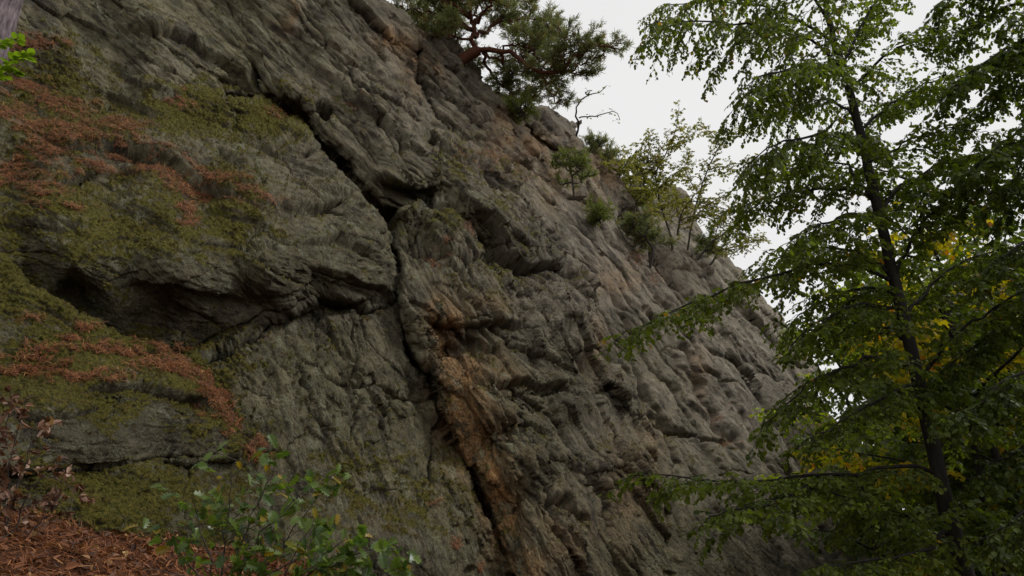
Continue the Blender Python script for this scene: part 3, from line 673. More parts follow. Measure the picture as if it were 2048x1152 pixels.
def leaves_on(G, S, spacing, L, droop=.3, wr=1.0, lvb=0., skip=.1, tilt=.5):
    k, m, _ = S.shape; ln = np.linalg.norm(np.diff(S, axis=1), axis=2).sum(1)
    cnt = np.maximum(2, (ln / spacing).astype(int)); own = np.repeat(np.arange(k), cnt)
    idx = np.concatenate([np.arange(c) for c in cnt]); t = skip + (1 - skip) * (idx + .5) / cnt[own]
    x = t * (m - 1); i = np.minimum(x.astype(int), m - 2); u = (x - i)[:, None]
    P = S[own, i] * (1 - u) + S[own, i + 1] * u; T = unit(S[own, i + 1] - S[own, i])
    side = unit(np.cross(T, [0, 0, 1.]) + 1e-6) * np.where(idx % 2, 1, -1)[:, None]
    n = len(P); d = T * .8 + side * .8 + np.array([0, 0, -droop]) + rng.normal(size=(n, 3)) * .28
    nr = np.array([0, 0, 1.]) + rng.normal(size=(n, 3)) * tilt
    lvr = rng.random(k)[own] * .5 + rng.random(n) * .5
    leaf_geo(G, P, d, nr, L, wr, lv=np.clip(lvr + lvb, 0, 1))
def leafy_limb(wood, fol, pts, r0, sub=(.22, 1.0), twig=(.11, .36), leaf=(.045, .085), droop=.25, n=14, r1=.006, wr=1.0, lvb=0., sides=6, start=.15, up=0., tubes=True):
    pl = smooth_line(pts, n); pl[1:] += rng.normal(size=pl[1:].shape) * .018
    if r0: wood.tube(pl, r0, r1, sides)
    P, d, ln = grow(pl, sub[0], sub[1], droop, start=start, up=up)
    S1 = shoots(P, d, ln, droop * .7, 7)
    if tubes: thin_tubes(wood, S1, .006, .002)
    PP, dd, ll = [], [], []
    for s1 in S1:
        a, b, c = grow(s1, twig[0], twig[1], droop * .8, taper=.5, start=.05, jit=.45); PP.append(a); dd.append(b); ll.append(c)
    S2 = shoots(np.concatenate(PP), np.concatenate(dd), np.concatenate(ll), droop * .8, 4, .05)
    if tubes: thin_tubes(wood, S2, .0028, .0012)
    leaves_on(fol, S2, leaf[0], leaf[1], .35 + droop, wr, lvb)

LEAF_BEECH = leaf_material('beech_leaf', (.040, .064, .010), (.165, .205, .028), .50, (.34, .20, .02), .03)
LEAF_DARK = leaf_material('shade_leaf', (.026, .047, .010), (.110, .145, .022), .46, (.24, .18, .02), .04)  # darker leaf copy: the wood's deep shadow is put into the colour
LEAF_YELL = leaf_material('lit_yellow_leaf', (.14, .16, .010), (.50, .38, .02), .58, (.55, .22, .015), .16)  # yellow leaves brightened: the lit glow behind the trunk is put into the colour
LEAF_LIME = leaf_material('lit_lime_leaf', (.10, .14, .010), (.30, .34, .025), .58, (.30, .20, .02), .06)  # green raised likewise, the look of lit foliage held in the leaf colour
LEAF_BIRCH = leaf_material('birch_leaf', (.085, .095, .030), (.26, .24, .08), .4, (.30, .19, .05), .10)
NEEDLE = leaf_material('pine_needle', (.075, .095, .045), (.22, .235, .115), .35, (.26, .14, .07), .18)
NEEDLE_G = leaf_material('fresh_pine_needle', (.08, .11, .025), (.22, .25, .065), .3, (.16, .10, .04), .08)
BARK_D = bark_material('beech_bark', (.016, .014, .012), (.050, .045, .038), 14)
BARK_P = bark_material('pine_bark', (.085, .035, .022), (.22, .10, .06), 16)
BARK_G = bark_material('grey_bark', (.05, .045, .04), (.17, .15, .13), 22)
BARK_V = bark_material('ridged_bark', (.06, .045, .05), (.42, .34, .36), 30)

def pyline(L, Y0=None):
    """[(px, py, Y)] -> world points at world depth Y"""
    return np.array([atY(p[0], p[1], p[2] if len(p) > 2 else Y0) for p in L])

# near beech, the tall trunk at the right
def near_beech():
    Y = 8.6
    tr = [(2010,1500),(1965,1290),(1930,1152),(1893,1010),(1868,900),(1840,770),(1808,640),(1775,500),(1742,360),(1718,250),(1690,150),(1665,70),(1650,-20),(1640,-160),(1625,-330)]
    base = atY(2010, 1500, Y)
    T = empty('beech_tree', base, 'tall beech with slim dark trunk and hanging leaf sprays, right of the cliff', 'tree')
    w_ = Geo(); pl = smooth_line(pyline(tr, Y), 60); pl += rng.normal(size=pl.shape) * .006
    w_.tube(pl, .108, .026, 14, .8, .04); w_.obj('trunk', BARK_D, T)
    limbs = [
     [(1690,150,Y),(1640,95,8.4),(1560,62,8.1),(1470,45,7.9),(1380,40,7.7),(1290,50,7.6)],
     [(1672,90,Y),(1600,40,8.8),(1500,10,9.0),(1400,0,9.1),(1310,20,9.2)],
     [(1660,50,Y),(1610,-20,8.2),(1520,-50,7.8),(1430,-60,7.6)],
     [(1690,150,Y),(1650,130,8.1),(1590,135,7.6),(1530,150,7.3),(1480,180,7.1)],
     [(1712,230,Y),(1660,200,9.1),(1600,200,9.6),(1540,225,10)],
     [(1728,290,Y),(1670,270,8.2),(1600,275,7.8),(1530,300,7.5),(1490,330,7.4)],
     [(1742,390,Y),(1690,382,8.6),(1620,380,8.5),(1540,395,8.3),(1460,420,8.2)],
     [(1745,400,Y),(1690,330,9.2),(1620,330,9.8),(1560,350,10.3)],
     [(1758,430,Y),(1700,430,8.0),(1640,450,7.5),(1570,490,7.2)],
     [(1778,560,Y),(1730,535,8.5),(1650,525,8.3),(1560,545,8.0),(1450,580,7.8),(1340,625,7.6),(1250,665,7.5)],
     [(1775,545,Y),(1700,500,9.0),(1620,500,9.5),(1540,520,9.9),(1500,560,10)],
     [(1800,620,Y),(1720,610,8.2),(1640,640,7.8),(1580,690,7.6)],
     [(1830,740,Y),(1760,715,8.4),(1680,735,8.2),(1590,790,7.9),(1530,850,7.8)],
     [(1835,760,Y),(1780,790,8.2),(1700,830,7.8),(1620,880,7.5)],
     [(1868,945,Y),(1800,935,8.4),(1700,950,8.1),(1600,958,7.9),(1480,960,7.6),(1380,955,7.4),(1290,945,7.3)],
     [(1890,1050,Y),(1820,1030,8.3),(1720,1000,8.0),(1620,975,7.7),(1560,990,7.6)],
     [(1620,975,7.7),(1520,1010,7.3),(1420,1030,7.1)],
     [(1900,1060,Y),(1850,1100,8.0),(1760,1120,7.6),(1640,1130,7.3)],
     [(1790,590,Y),(1730,575,9.0),(1670,590,9.3),(1610,620,9.6),(1570,660,9.8)], [(1815,680,Y),(1750,650,9.2),(1690,660,9.6),(1630,690,9.9)],
     # right-hand side
     [(1675,150,Y),(1710,80,8.8),(1740,20,9),(1790,-30,9.2),(1850,-60,9.4)],
     [(1700,180,Y),(1760,120,8.3),(1830,80,8.1),(1900,60,8.0)],
     [(1720,260,Y),(1790,200,9.0),(1870,160,9.4),(1950,150,9.7)],
     [(1735,330,Y),(1800,290,8.2),(1880,260,7.9),(1960,260,7.7)],
     [(1762,430,Y),(1790,380,8.9),(1850,345,9.1),(1930,310,9.3),(2000,300,9.5)],
     [(1790,560,Y),(1830,470,8.4),(1890,400,8.3),(1960,350,8.2)],
     [(1808,650,Y),(1860,570,9.0),(1930,520,9.3),(2000,500,9.5)],
     [(1840,770,Y),(1900,680,8.3),(1980,620,8.1),(2060,570,8.0)],
     [(1868,900,Y),(1930,830,9.0),(2000,800,9.3)],
    ]
    fol = Geo()
    for k, l in enumerate(limbs):
        wb = Geo(); p = pyline(l)
        long_ = np.linalg.norm(np.diff(p, axis=0), axis=1).sum()
        hang = .50 if l[0][1] < 300 and l[-1][0] < l[0][0] else .26
        leafy_limb(wb, fol, p, .026 if long_ > 1.5 else .018, (.10, .80 if hang < .4 else 1.0), (.056, .25), (.025, .054), hang, start=.10, lvb=.08 if k in (9, 0, 1) else 0)
        wb.obj('branch', BARK_D, T)
    fol.obj('foliage', LEAF_BEECH, T, False, 'lv')
near_beech()

# the beech just outside the frame: its boughs reach in from the right edge
def right_beech():
    Y = 8.0
    T = empty('beech_tree', atY(2420, 1500, Y), 'dark leafy boughs reaching in from the right edge of the photo', 'tree')
    w_ = Geo(); w_.tube(smooth_line(pyline([(2420,1500),(2330,1152),(2270,900),(2190,500),(2130,200),(2090,0),(2060,-250)], Y), 40), .19, .05, 10, .8, .03); w_.obj('trunk', BARK_D, T)
    limbs = [[(2100,20,Y),(2030,10,8.3),(1960,40,8.6),(1890,90,8.8)], [(2110,90,Y),(2040,90,7.7),(1960,130,7.5),(1890,190,7.4)],
     [(2140,180,Y),(2060,170,8.4),(1980,200,8.7),(1900,260,8.9)], [(2150,260,Y),(2080,250,7.6),(2000,290,7.4),(1940,340,7.3)],
     [(2165,380,Y),(2048,378,8.0),(1940,388,8.1),(1850,390,8.2),(1810,385,8.3)],
     [(2190,480,Y),(2100,470,7.6),(2020,500,7.4),(1960,550,7.3)], [(2210,600,Y),(2100,590,8.2),(2000,650,8.3),(1900,730,8.4),(1850,770,8.4)],
     [(2230,720,Y),(2120,720,7.6),(2020,760,7.4),(1930,830,7.3)], [(2260,850,Y),(2150,850,8.0),(2050,890,8.0),(1960,950,8.0)],
     [(2280,960,Y),(2150,980,7.6),(2050,1020,7.4),(1980,1080,7.3)], [(2090,-30,Y),(2000,-40,8.0),(1930,-20,8.0),(1870,10,8.0)],
     [(2120,120,Y),(2070,60,7.4),(2020,40,7.2)], [(2200,540,Y),(2110,540,8.6),(2040,560,9)],[(2160,300,Y),(2080,330,8.6),(2010,380,9),(1960,430,9.2)]]
    fol = Geo()
    for l in limbs:
        wb = Geo(); leafy_limb(wb, fol, pyline(l), .03, (.085, .75), (.052, .26), (.026, .062), .3, start=.1); wb.obj('branch', BARK_D, T)
    fol.obj('foliage', LEAF_DARK, T, False, 'lv')
right_beech()

# whole trees of the wood on the right
def wood_tree(px, Y, h, r, label, mat, n=11, leafsz=.12, lean=(0, 0), crown0=.22, tr=.14, bark=None, group='trees of the wood on the right', cat='tree', name='woodland_tree', dens=1., gz=None):
    b = atY(px, 1235, Y); gz = float(ground_z(b[0], b[1])) if gz is None else gz; b = np.array([b[0], Y, gz])
    T = empty(name, b, label, cat, group)
    pts = [b + np.array([lean[0] * t, lean[1] * t, h * t]) + rng.normal(size=3) * .12 * (t > 0) for t in np.linspace(0, 1, 6)]
    tl = smooth_line(pts, 26); w_ = Geo(); w_.tube(tl, tr, .02, 8, .85, .03); 
    fol = Geo(); wb = Geo()
    for k in range(n):
        f = crown0 + (1 - crown0) * (k + .5 * rng.random()) / n; az = k * 2.4 + rng.normal() * .4
        i = min(25, int(f * 25)); p0 = tl[i]
        q = (f - crown0) / (1 - crown0); rad = r * (math.sin(math.pi * (.18 + .78 * q)) ** .7) * (.75 + .5 * rng.random())
        dv = np.array([math.cos(az), math.sin(az), .25 + .5 * q]); p = [p0, p0 + dv * rad * .5, p0 + dv * np.array([1, 1, .75]) * rad]
        leafy_limb(wb, fol, p, .035, (.16 / dens, .45 * r), (.115 / dens, .5), (leafsz * .45, leafsz), .22, n=8, tubes=False, sides=5, start=.2)
    w_.obj('trunk', bark or BARK_D, T); wb.obj('branch', bark or BARK_D, T); fol.obj('foliage', mat, T, False, 'lv')
    return T
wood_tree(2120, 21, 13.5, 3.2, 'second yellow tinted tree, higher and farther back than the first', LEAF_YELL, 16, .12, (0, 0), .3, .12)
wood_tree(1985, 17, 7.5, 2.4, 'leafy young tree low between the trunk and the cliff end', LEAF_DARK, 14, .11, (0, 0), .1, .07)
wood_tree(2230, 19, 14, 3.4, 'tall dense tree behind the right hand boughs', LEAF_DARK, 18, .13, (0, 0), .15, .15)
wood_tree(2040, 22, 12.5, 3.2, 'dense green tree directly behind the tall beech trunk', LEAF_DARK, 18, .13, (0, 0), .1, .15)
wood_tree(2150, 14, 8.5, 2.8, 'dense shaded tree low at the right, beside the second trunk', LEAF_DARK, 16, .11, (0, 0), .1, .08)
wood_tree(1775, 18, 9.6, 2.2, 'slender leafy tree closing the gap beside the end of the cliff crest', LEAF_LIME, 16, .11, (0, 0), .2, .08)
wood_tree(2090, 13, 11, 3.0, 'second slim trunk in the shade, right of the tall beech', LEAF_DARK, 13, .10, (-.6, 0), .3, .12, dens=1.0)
wood_tree(2065, 13.2, 9.8, 2.5, 'yellow-lit tree behind the tall beech trunk, its glow put into the leaf colour', LEAF_YELL, 14, .11, (-.3, 0), .3, .10)
wood_tree(2170, 19, 12.5, 3.0, 'lime green tree right of the yellow-lit one', LEAF_LIME, 15, .12, (0, 0), .25, .14)
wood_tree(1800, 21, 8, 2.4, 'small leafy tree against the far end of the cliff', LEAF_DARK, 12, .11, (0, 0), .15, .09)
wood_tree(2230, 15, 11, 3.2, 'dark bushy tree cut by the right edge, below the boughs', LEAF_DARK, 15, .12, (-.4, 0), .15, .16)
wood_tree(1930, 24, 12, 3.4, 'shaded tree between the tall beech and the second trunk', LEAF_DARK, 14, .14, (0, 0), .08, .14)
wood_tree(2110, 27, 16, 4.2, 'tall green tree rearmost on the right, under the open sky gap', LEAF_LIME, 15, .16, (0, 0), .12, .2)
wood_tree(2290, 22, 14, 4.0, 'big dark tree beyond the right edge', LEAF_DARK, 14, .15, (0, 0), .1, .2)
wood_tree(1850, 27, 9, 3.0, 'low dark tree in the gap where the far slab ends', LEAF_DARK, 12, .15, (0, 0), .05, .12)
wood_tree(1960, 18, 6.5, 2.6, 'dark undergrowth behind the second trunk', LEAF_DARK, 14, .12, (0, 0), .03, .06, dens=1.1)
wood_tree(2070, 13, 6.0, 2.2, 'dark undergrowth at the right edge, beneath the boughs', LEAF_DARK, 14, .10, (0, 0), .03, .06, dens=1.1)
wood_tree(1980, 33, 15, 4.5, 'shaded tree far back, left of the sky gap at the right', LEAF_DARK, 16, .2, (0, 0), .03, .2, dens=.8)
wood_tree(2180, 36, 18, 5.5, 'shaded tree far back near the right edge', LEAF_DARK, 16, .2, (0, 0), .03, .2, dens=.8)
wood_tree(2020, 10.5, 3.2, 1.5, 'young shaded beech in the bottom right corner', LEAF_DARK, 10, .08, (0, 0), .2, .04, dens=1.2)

# distant wood: a mass nobody could count
def far_wood():
    G = Geo(); n = 110000
    th = np.radians(rng.uniform(24, 62, n)); rr = rng.uniform(34, 52, n)
    x = rr * np.sin(th); y = rr * np.cos(th); h = rng.random(n) ** .8 * (17 + 4 * noise(np.stack([th * 9, th * 0, th * 0], -1), 5)) - 2
    P = np.stack([x, y, h], -1)
    ok = (P - CAM) @ PN > -4.5; P = P[ok]
    cl = fbm(P * .35, 3, 401); P = P[cl > -.4]; n = len(P)
    leaf_geo(G, P, rng.normal(size=(n, 3)) + [0, 0, -.4], rng.normal(size=(n, 3)) * .6 + [0, 0, 1], .42, .9)
    o = mesh_obj('distant_wood', np.concatenate(G.V), np.concatenate(G.F), LEAF_DARK, None, False, {'lv': np.concatenate(G.a)})
    tag(o, 'far dark green woodland filling the gaps at the right', 'woodland', kind='stuff')
far_wood()

# ------------------------------------------------------------------ pines and birches on the crest
def tufts(G, P, d, L, k=7, wd=.012, spread=.8, lvb=0):
    n = len(P); own = np.repeat(np.arange(n), k)
    dd = unit(d[own] + rng.normal(size=(n * k, 3)) * spread); L = L * (.7 + .6 * rng.random(n * k))
    s_ = unit(np.cross(dd, rng.normal(size=(n * k, 3)))); B_ = P[own] + rng.normal(size=(n * k, 3)) * .25 * L[:, None]
    V = np.stack([B_ - s_ * wd, B_ + s_ * wd, B_ + dd * L[:, None] + s_ * wd * .3, B_ + dd * L[:, None] - s_ * wd * .3], 1)
    F = np.arange(n * k * 4).reshape(-1, 4)
    lv = (rng.random(n)[own] * .6 + rng.random(n * k) * .4); G.add(V.reshape(-1, 3), F, np.repeat(np.clip(lv + lvb, 0, 1), 4))
def piny_limb(wood, fol, pts, r0, sub=(.3, 1.3), twig=(.16, .5), L=.13, wd=.012, n=14, k=7, droop=.05, up=.2, r1=.012, start=.25, sp=.10):
    pl = smooth_line(pts, n); pl[1:] += rng.normal(size=pl[1:].shape) * .06
    if r0: wood.tube(pl, r0, r1, 6)
    P, d, ln = grow(pl, sub[0], sub[1], droop, start=start, up=up, jit=.55); S1 = shoots(P, d, ln, -.1, 6, .10); thin_tubes(wood, S1, .022, .008)
    PP, dd, ll = [], [], []
    for s1 in S1:
        a, b, c = grow(s1, twig[0], twig[1], 0, taper=.4, start=.3, jit=.6, up=.25); PP.append(a); dd.append(b); ll.append(c)
    S2 = shoots(np.concatenate(PP), np.concatenate(dd), np.concatenate(ll), -.15, 4, .08); thin_tubes(wood, S2, .009, .005)
    m = S2.shape[0]; nn = max(2, int(twig[1] / sp)); t = np.linspace(.25, 1, nn)
    Q_ = np.concatenate([S2[:, 0] * (1 - a) + S2[:, -1] * a for a in t]); D_ = np.concatenate([S2[:, -1] - S2[:, 0]] * nn)
    tufts(fol, Q_, unit(D_), L, k, wd)
def crestD(px, py, k=1.06): return float(plane_depth(px, py)) * k
def dline(L, D): return np.array([at(p[0], p[1], D * (p[2] if len(p) > 2 else 1)) for p in L])
def crest_pine():
    D = crestD(900, 115, 1.10); print('pine depth', D)
    T = empty('pine_tree', at(905, 175, D), 'big spreading pine with orange boughs leaning out from the crest', 'tree')
    w_ = Geo(); w_.tube(smooth_line(dline([(880,190),(905,140),(930,115),(958,100)], D), 14), .26, .17, 9, 1, .04); w_.obj('trunk', BARK_P, T)
    limbs = [([(958,100),(1000,103,.99),(1045,118,.98),(1085,140,.97),(1120,143,.96),(1150,118,.95),(1190,95,.95),(1235,98,.95)],.09),
     ([(958,100),(948,75,1),(950,50,1),(940,20,1.0),(925,-20,1),(900,-60,1)],.10), ([(950,75),(985,50,1.03),(1020,45,1.05),(1060,70,1.06),(1090,75,1.06)],.07),
     ([(950,50),(980,10,.97),(1000,-30,.95)],.07), ([(945,60),(900,40,1.02),(850,25,1.03),(800,15,1.05)],.08), ([(945,78),(915,72,.98),(880,75,.97),(850,70,.97)],.05),
     ([(940,30),(890,0,1.0),(840,-20,1)],.07), ([(930,115),(880,95,1.1),(830,55,1.12),(790,25,1.12)],.06), ([(900,40),(850,50,1.1),(810,40,1.1)],.04), ([(945,60),(880,20,1.12),(820,-10,1.12),(770,-30,1.1)],.06), ([(930,115),(890,120,1.12),(850,90,1.14)],.04), ([(985,50,1.03),(1020,10,1.05),(1040,-20,1.05)],.04), ([(1045,118),(1080,170,1.03),(1060,200,1.04)],.03), ([(1020,45),(1060,35,1.02),(1090,50,1.0)],.03), ([(1000,103),(1015,140,1.02),(1010,170,1.04),(1030,195,1.04)],.06), ([(965,105),(985,150,1.03),(1020,185,1.05),(1060,190,1.05)],.06),
     ([(1085,140),(1095,175,.97),(1115,205,.97)],.04), ([(1045,118),(1075,85,1.0),(1100,60,1.0)],.05), ([(1120,143),(1150,140,.97),(1175,118,.97),(1200,110,.97)],.04),
     ([(1060,70),(1100,75,1.05),(1120,70,1.05)],.03), ([(950,50),(960,0,1.04),(1000,-20,1.06)],.05), ([(958,100),(1000,120,1.04),(1060,130,1.06),(1090,160,1.07)],.05),
     ([(1130,140),(1130,90,.95),(1115,60,.95)],.03), ([(945,40),(900,-20,1.03),(880,-60,1.03)],.06), ([(1005,104),(1040,90,.98),(1080,110,.98)],.04)]
    fol = Geo()
    for l, r in limbs:
        wb = Geo(); piny_limb(wb, fol, dline(l, D), r, (.15, .95), (.11, .42), .14, .011, k=10, r1=.02, start=.25, sp=.07); wb.obj('branch', BARK_P, T)
    fol.obj('foliage', NEEDLE, T, False, 'lv')
crest_pine()
def small_pine(stem, D, label, mat, h=1.0, limbs=9, r=.05, lenk=.35, bark=BARK_G, L=.14, wd=.011, name='pine_tree', start=.3, group=None, cat='tree', k=7):
    P = dline(stem, D); T = empty(name, P[0], label, cat, group); tl = smooth_line(P, 20); w_ = Geo(); w_.tube(tl, r, .015, 7); w_.obj('trunk', bark, T)
    H = np.linalg.norm(np.diff(tl, axis=0), axis=1).sum(); fol = Geo(); wb = Geo()
    for k_ in range(limbs):
        f = start + (1 - start) * (k_ + .5) / limbs; p0 = tl[int(f * 19)]; az = k_ * 2.4 + rng.normal() * .5
        ln = H * lenk * (1.15 - .6 * f) * (.7 + .6 * rng.random()); dv = np.array([math.cos(az), math.sin(az), .25])
        piny_limb(wb, fol, [p0, p0 + dv * ln * .5, p0 + dv * ln + [0, 0, .1 * ln]], .02, (.12, .45 * max(1, H / 4)), (.09, .3), L, wd, n=6, k=k + 2, sp=.07)
    wb.obj('branch', bark, T); fol.obj('foliage', mat, T, False, 'lv'); return T
small_pine([(1148,395),(1145,360),(1140,335),(1143,310)], crestD(1140, 380, .98), 'small light green pine on the ledge below the summit boulder', NEEDLE_G, limbs=9, lenk=.42, r=.04, L=.12)
small_pine([(1300,535),(1306,500),(1292,478),(1275,460),(1262,440)], crestD(1300, 520, .97), 'small bluish green pine with crooked stem growing from the gully', NEEDLE, limbs=12, lenk=.55, r=.06, start=.45)
small_pine([(1195,345),(1190,320),(1188,295),(1185,282)], crestD(1180, 330, 1.15), 'dark pine behind the skyline between summit boulder and birches', NEEDLE, limbs=10, lenk=.6, r=.07)
small_pine([(1215,350),(1222,330),(1215,305)], crestD(1200, 340, 1.2), 'dark young pine topping the skyline left of the birches', NEEDLE, limbs=8, lenk=.5, r=.05)
small_pine([(1190,455),(1192,440),(1195,428)], crestD(1190, 450, .97), 'tiny green pine shrub halfway down the grey slab edge', NEEDLE_G, limbs=6, lenk=.8, r=.02, name='shrub', cat='shrub')
small_pine([(1040,238),(1040,226),(1042,215)], crestD(1040, 240, .99), 'mossy green shrub in the notch left of the summit boulder', NEEDLE_G, limbs=6, lenk=.9, r=.02, name='shrub', cat='shrub')
small_pine([(1415,510),(1415,498),(1416,488)], crestD(1415, 510, 1.0), 'low green tuft on the crest right of the birches', NEEDLE_G, limbs=6, lenk=1.2, r=.02, name='shrub', cat='shrub')
def crest_leafy(lines, D, label, mat, leafsz=.085, bark=BARK_G, sub=(.15, .8), twig=(.10, .38), spc=.035, name='birch_tree', cat='tree', r=.06, droop=.08, group=None, start=.2):
    T = empty(name, dline(lines[0][:1], D)[0], label, cat, group); fol = Geo()
    for k, l in enumerate(lines):
        wb = Geo(); leafy_limb(wb, fol, dline(l, D), r if k == 0 else r * .55, sub, twig, (spc, leafsz), droop, n=16, r1=.012, start=start if k == 0 else .15, up=.15)
        wb.obj('trunk' if k == 0 else 'branch', bark, T)
    fol.obj('foliage', mat, T, False, 'lv')
crest_leafy([[(1345,500),(1335,450),(1318,400),(1312,350),(1335,300),(1352,255),(1358,215)], [(1318,400),(1290,360,1.02),(1265,330,1.03),(1250,300,1.03)], [(1314,360),(1300,330),(1296,300,.98),(1300,268,.98)],
  [(1330,440),(1290,410,.98),(1255,385,.97)], [(1316,380),(1345,350,.97),(1380,330,.96)], [(1335,300),(1365,280,1.03),(1395,262,1.04)]], crestD(1330, 440, 1.06),
  'yellowish birch standing upright on the crest, highest twig above the others', LEAF_BIRCH, .10, start=.35)
crest_leafy([[(1375,500),(1385,440),(1398,390),(1415,340),(1440,290),(1475,262),(1500,258)], [(1398,390),(1370,340,1.02),(1375,300,1.03)], [(1415,340),(1460,330,.97),(1500,320,.96)],
  [(1385,440),(1430,400,.97),(1470,380,.96)], [(1440,290),(1420,265,1.03),(1400,250,1.04)],[(1390,420),(1350,400,1.02),(1330,370,1.03)]], crestD(1380, 470, 1.08),
  'birch leaning right over the edge, with ochre tinted top', LEAF_BIRCH, .10, start=.35)
crest_leafy([[(1395,520),(1430,480),(1470,455),(1510,445),(1540,430)], [(1430,480),(1440,440,1.02),(1470,410,1.02)], [(1470,455),(1500,480,.98),(1530,480,.98)], [(1410,500),(1450,500,.98),(1490,495,.97)]], crestD(1400, 520, 1.05),
  'low birch bough stretching right from the crest towards the beech', LEAF_BIRCH, .085)
crest_leafy([[(1300,430),(1290,390),(1285,350),(1280,310),(1290,275)],[(1290,390),(1320,370),(1350,360)],[(1286,360),(1260,340),(1240,330)],[(1285,350),(1310,330,.98),(1320,300,.98)],[(1290,400),(1250,390,.98),(1230,370,.98)],[(1295,420),(1330,410),(1360,395)]], crestD(1300, 420, 1.1),
  'dense olive leafy bush crowning the rock between the two birches and the skyline pines', LEAF_BIRCH, .10, start=.2)
crest_leafy([[(1420,530),(1440,500),(1460,470),(1480,430),(1490,390)],[(1440,500),(1480,490),(1520,470)],[(1460,470),(1430,440),(1420,410)],[(1480,430),(1510,400),(1530,370)]], crestD(1430, 520, 1.08),
  'low leafy birch at the end of the crest, touching the near beech leaves', LEAF_BIRCH, .10, start=.2)
crest_leafy([[(1240,400),(1235,370),(1245,340),(1262,310)],[(1235,370),(1260,355),(1290,345)],[(1240,350),(1225,335),(1212,325)],[(1238,385),(1275,380,.98),(1310,385,.98)],[(1240,395),(1290,410,.98),(1330,430,.98)]], crestD(1245, 400, 1.08),
  'olive green bush half hiding the dark split rock', LEAF_BIRCH, .10, start=.1)
crest_leafy([[(1355,470),(1362,430),(1380,400),(1405,375)],[(1360,440),(1400,430),(1440,440)],[(1362,430),(1340,400),(1335,375)],[(1380,400),(1420,410),(1460,420)]], crestD(1360, 460, 1.06),
  'leafy birch clump filling the notch beneath the leaning birch', LEAF_BIRCH, .10, start=.1)
crest_leafy([[(1265,385),(1258,350),(1262,320),(1275,300)], [(1258,350),(1235,335),(1225,318)], [(1262,330),(1290,320),(1310,325)],[(1262,370),(1290,350,.98),(1300,345,.98)]], crestD(1260, 380, 1.12),
  'bushy olive birch beside the dark split rock on the skyline', LEAF_BIRCH, .085, r=.045)
crest_leafy([[(1150,280),(1157,250),(1152,225),(1160,203),(1178,190),(1200,185),(1212,172)], [(1158,236),(1180,232),(1205,230),(1228,222),(1240,240)], [(1178,190),(1170,185),(1185,180)]], crestD(1150, 280, 1.05),
  'thin crooked nearly bare tree on the skyline beside the summit boulder', LEAF_BIRCH, .08, BARK_D, (.30, .35), (.16, .22), .07, 'bare_tree', 'tree', .05, start=.62)
crest_leafy([[(1225,352),(1240,330),(1236,310),(1230,290)]], crestD(1225, 350, 1.2), 'sparse leafy twig tree rising behind the young pine', LEAF_BIRCH, .07, BARK_D, (.35, .4), (.2, .25), .08, 'bare_tree', 'tree', .03, start=.3)

# ------------------------------------------------------------------ foreground saplings, litter, stone, trunk
SH_OAK = np.array([[0,0],[.10,.05],[.22,.20],[.30,.10],[.42,.30],[.50,.14],[.64,.33],[.70,.16],[.84,.22],[.88,.08],[1,0]])
def oak_leaves(G, P, d, nr, L, lv=None, wr=1.0):
    n = len(P); d = unit(d); sdv = unit(np.cross(d, nr)); up = np.cross(sdv, d); L = L * (.65 + .7 * rng.random(n))
    top = SH_OAK[1:-1]; sh = np.concatenate([SH_OAK, top[::-1] * [1, -1]]); mid = np.stack([top[:, 0], top[:, 0] * 0], -1)
    m = len(top); A_ = np.concatenate([SH_OAK[:1], top, SH_OAK[-1:], top * [1, -1], mid])
    F = []
    for i in range(m - 1): F += [[1 + i, 2 + i, 2 * m + 3 + i, 2 * m + 2 + i], [m + 2 + i, 2 * m + 2 + i, 2 * m + 3 + i, m + 3 + i]]
    V = P[:, None] + L[:, None, None] * (A_[None, :, :1] * d[:, None] + wr * A_[None, :, 1:] * sdv[:, None] + (np.abs(A_[:, 1]) * .35 - A_[:, 0] ** 2 * .22)[None, :, None] * up[:, None])
    lv = rng.random(n) if lv is None else lv
    G.add(V.reshape(-1, 3), (np.arange(n)[:, None, None] * len(A_) + np.array(F)[None]).reshape(-1, 4), np.repeat(lv, len(A_)))
OAK = leaf_material('oak_leaf', (.038, .078, .018), (.14, .20, .035), .38, (.26, .18, .02), .10, .32)
DEAD = leaf_material('dead_leaf', (.055, .020, .010), (.28, .15, .10), .2, (.42, .28, .21), .12, .6)
LITL = leaf_material('litter_leaf', (.045, .016, .008), (.22, .085, .035), .1, (.38, .24, .09), .05, .6)
def sapling(name, label, stems, D, mat, leafsz, per, bark, oak=True, r=.008, side=.28, group=None):
    T = empty(name, dline(stems[0][:1], D)[0], label, 'sapling', group); w_ = Geo(); G = Geo()
    for l in stems:
        pl = smooth_line(dline(l, D), 16); pl[1:] += rng.normal(size=pl[1:].shape) * .008; w_.tube(pl, r, .0025, 6)
        P, d, ln = grow(pl, .07, side, .0, taper=.4, start=.28, up=.25, jit=.5); S = shoots(P, d, ln, .05, 5, .05); thin_tubes(w_, S, .003, .0015)
        for f in np.linspace(.35, 1, per):
            x = f * 4; i = min(3, int(x)); p = S[:, i] * (1 - (x - i)) + S[:, i + 1] * (x - i); k = len(p)
            dv = unit(S[:, -1] - S[:, 0]) + rng.normal(size=(k, 3)) * .75 + [0, 0, -.25 if oak else -.6]; nr = rng.normal(size=(k, 3)) * .55 + [.25, -.4, .9]
            if oak: oak_leaves(G, p, dv, nr, leafsz)
            else: leaf_geo(G, p, dv, rng.normal(size=(k, 3)) + [0, -.5, .3], leafsz, .9, .5, None, .5)
    w_.obj('stem', bark, T); G.obj('foliage', mat, T, False, 'lv'); return T
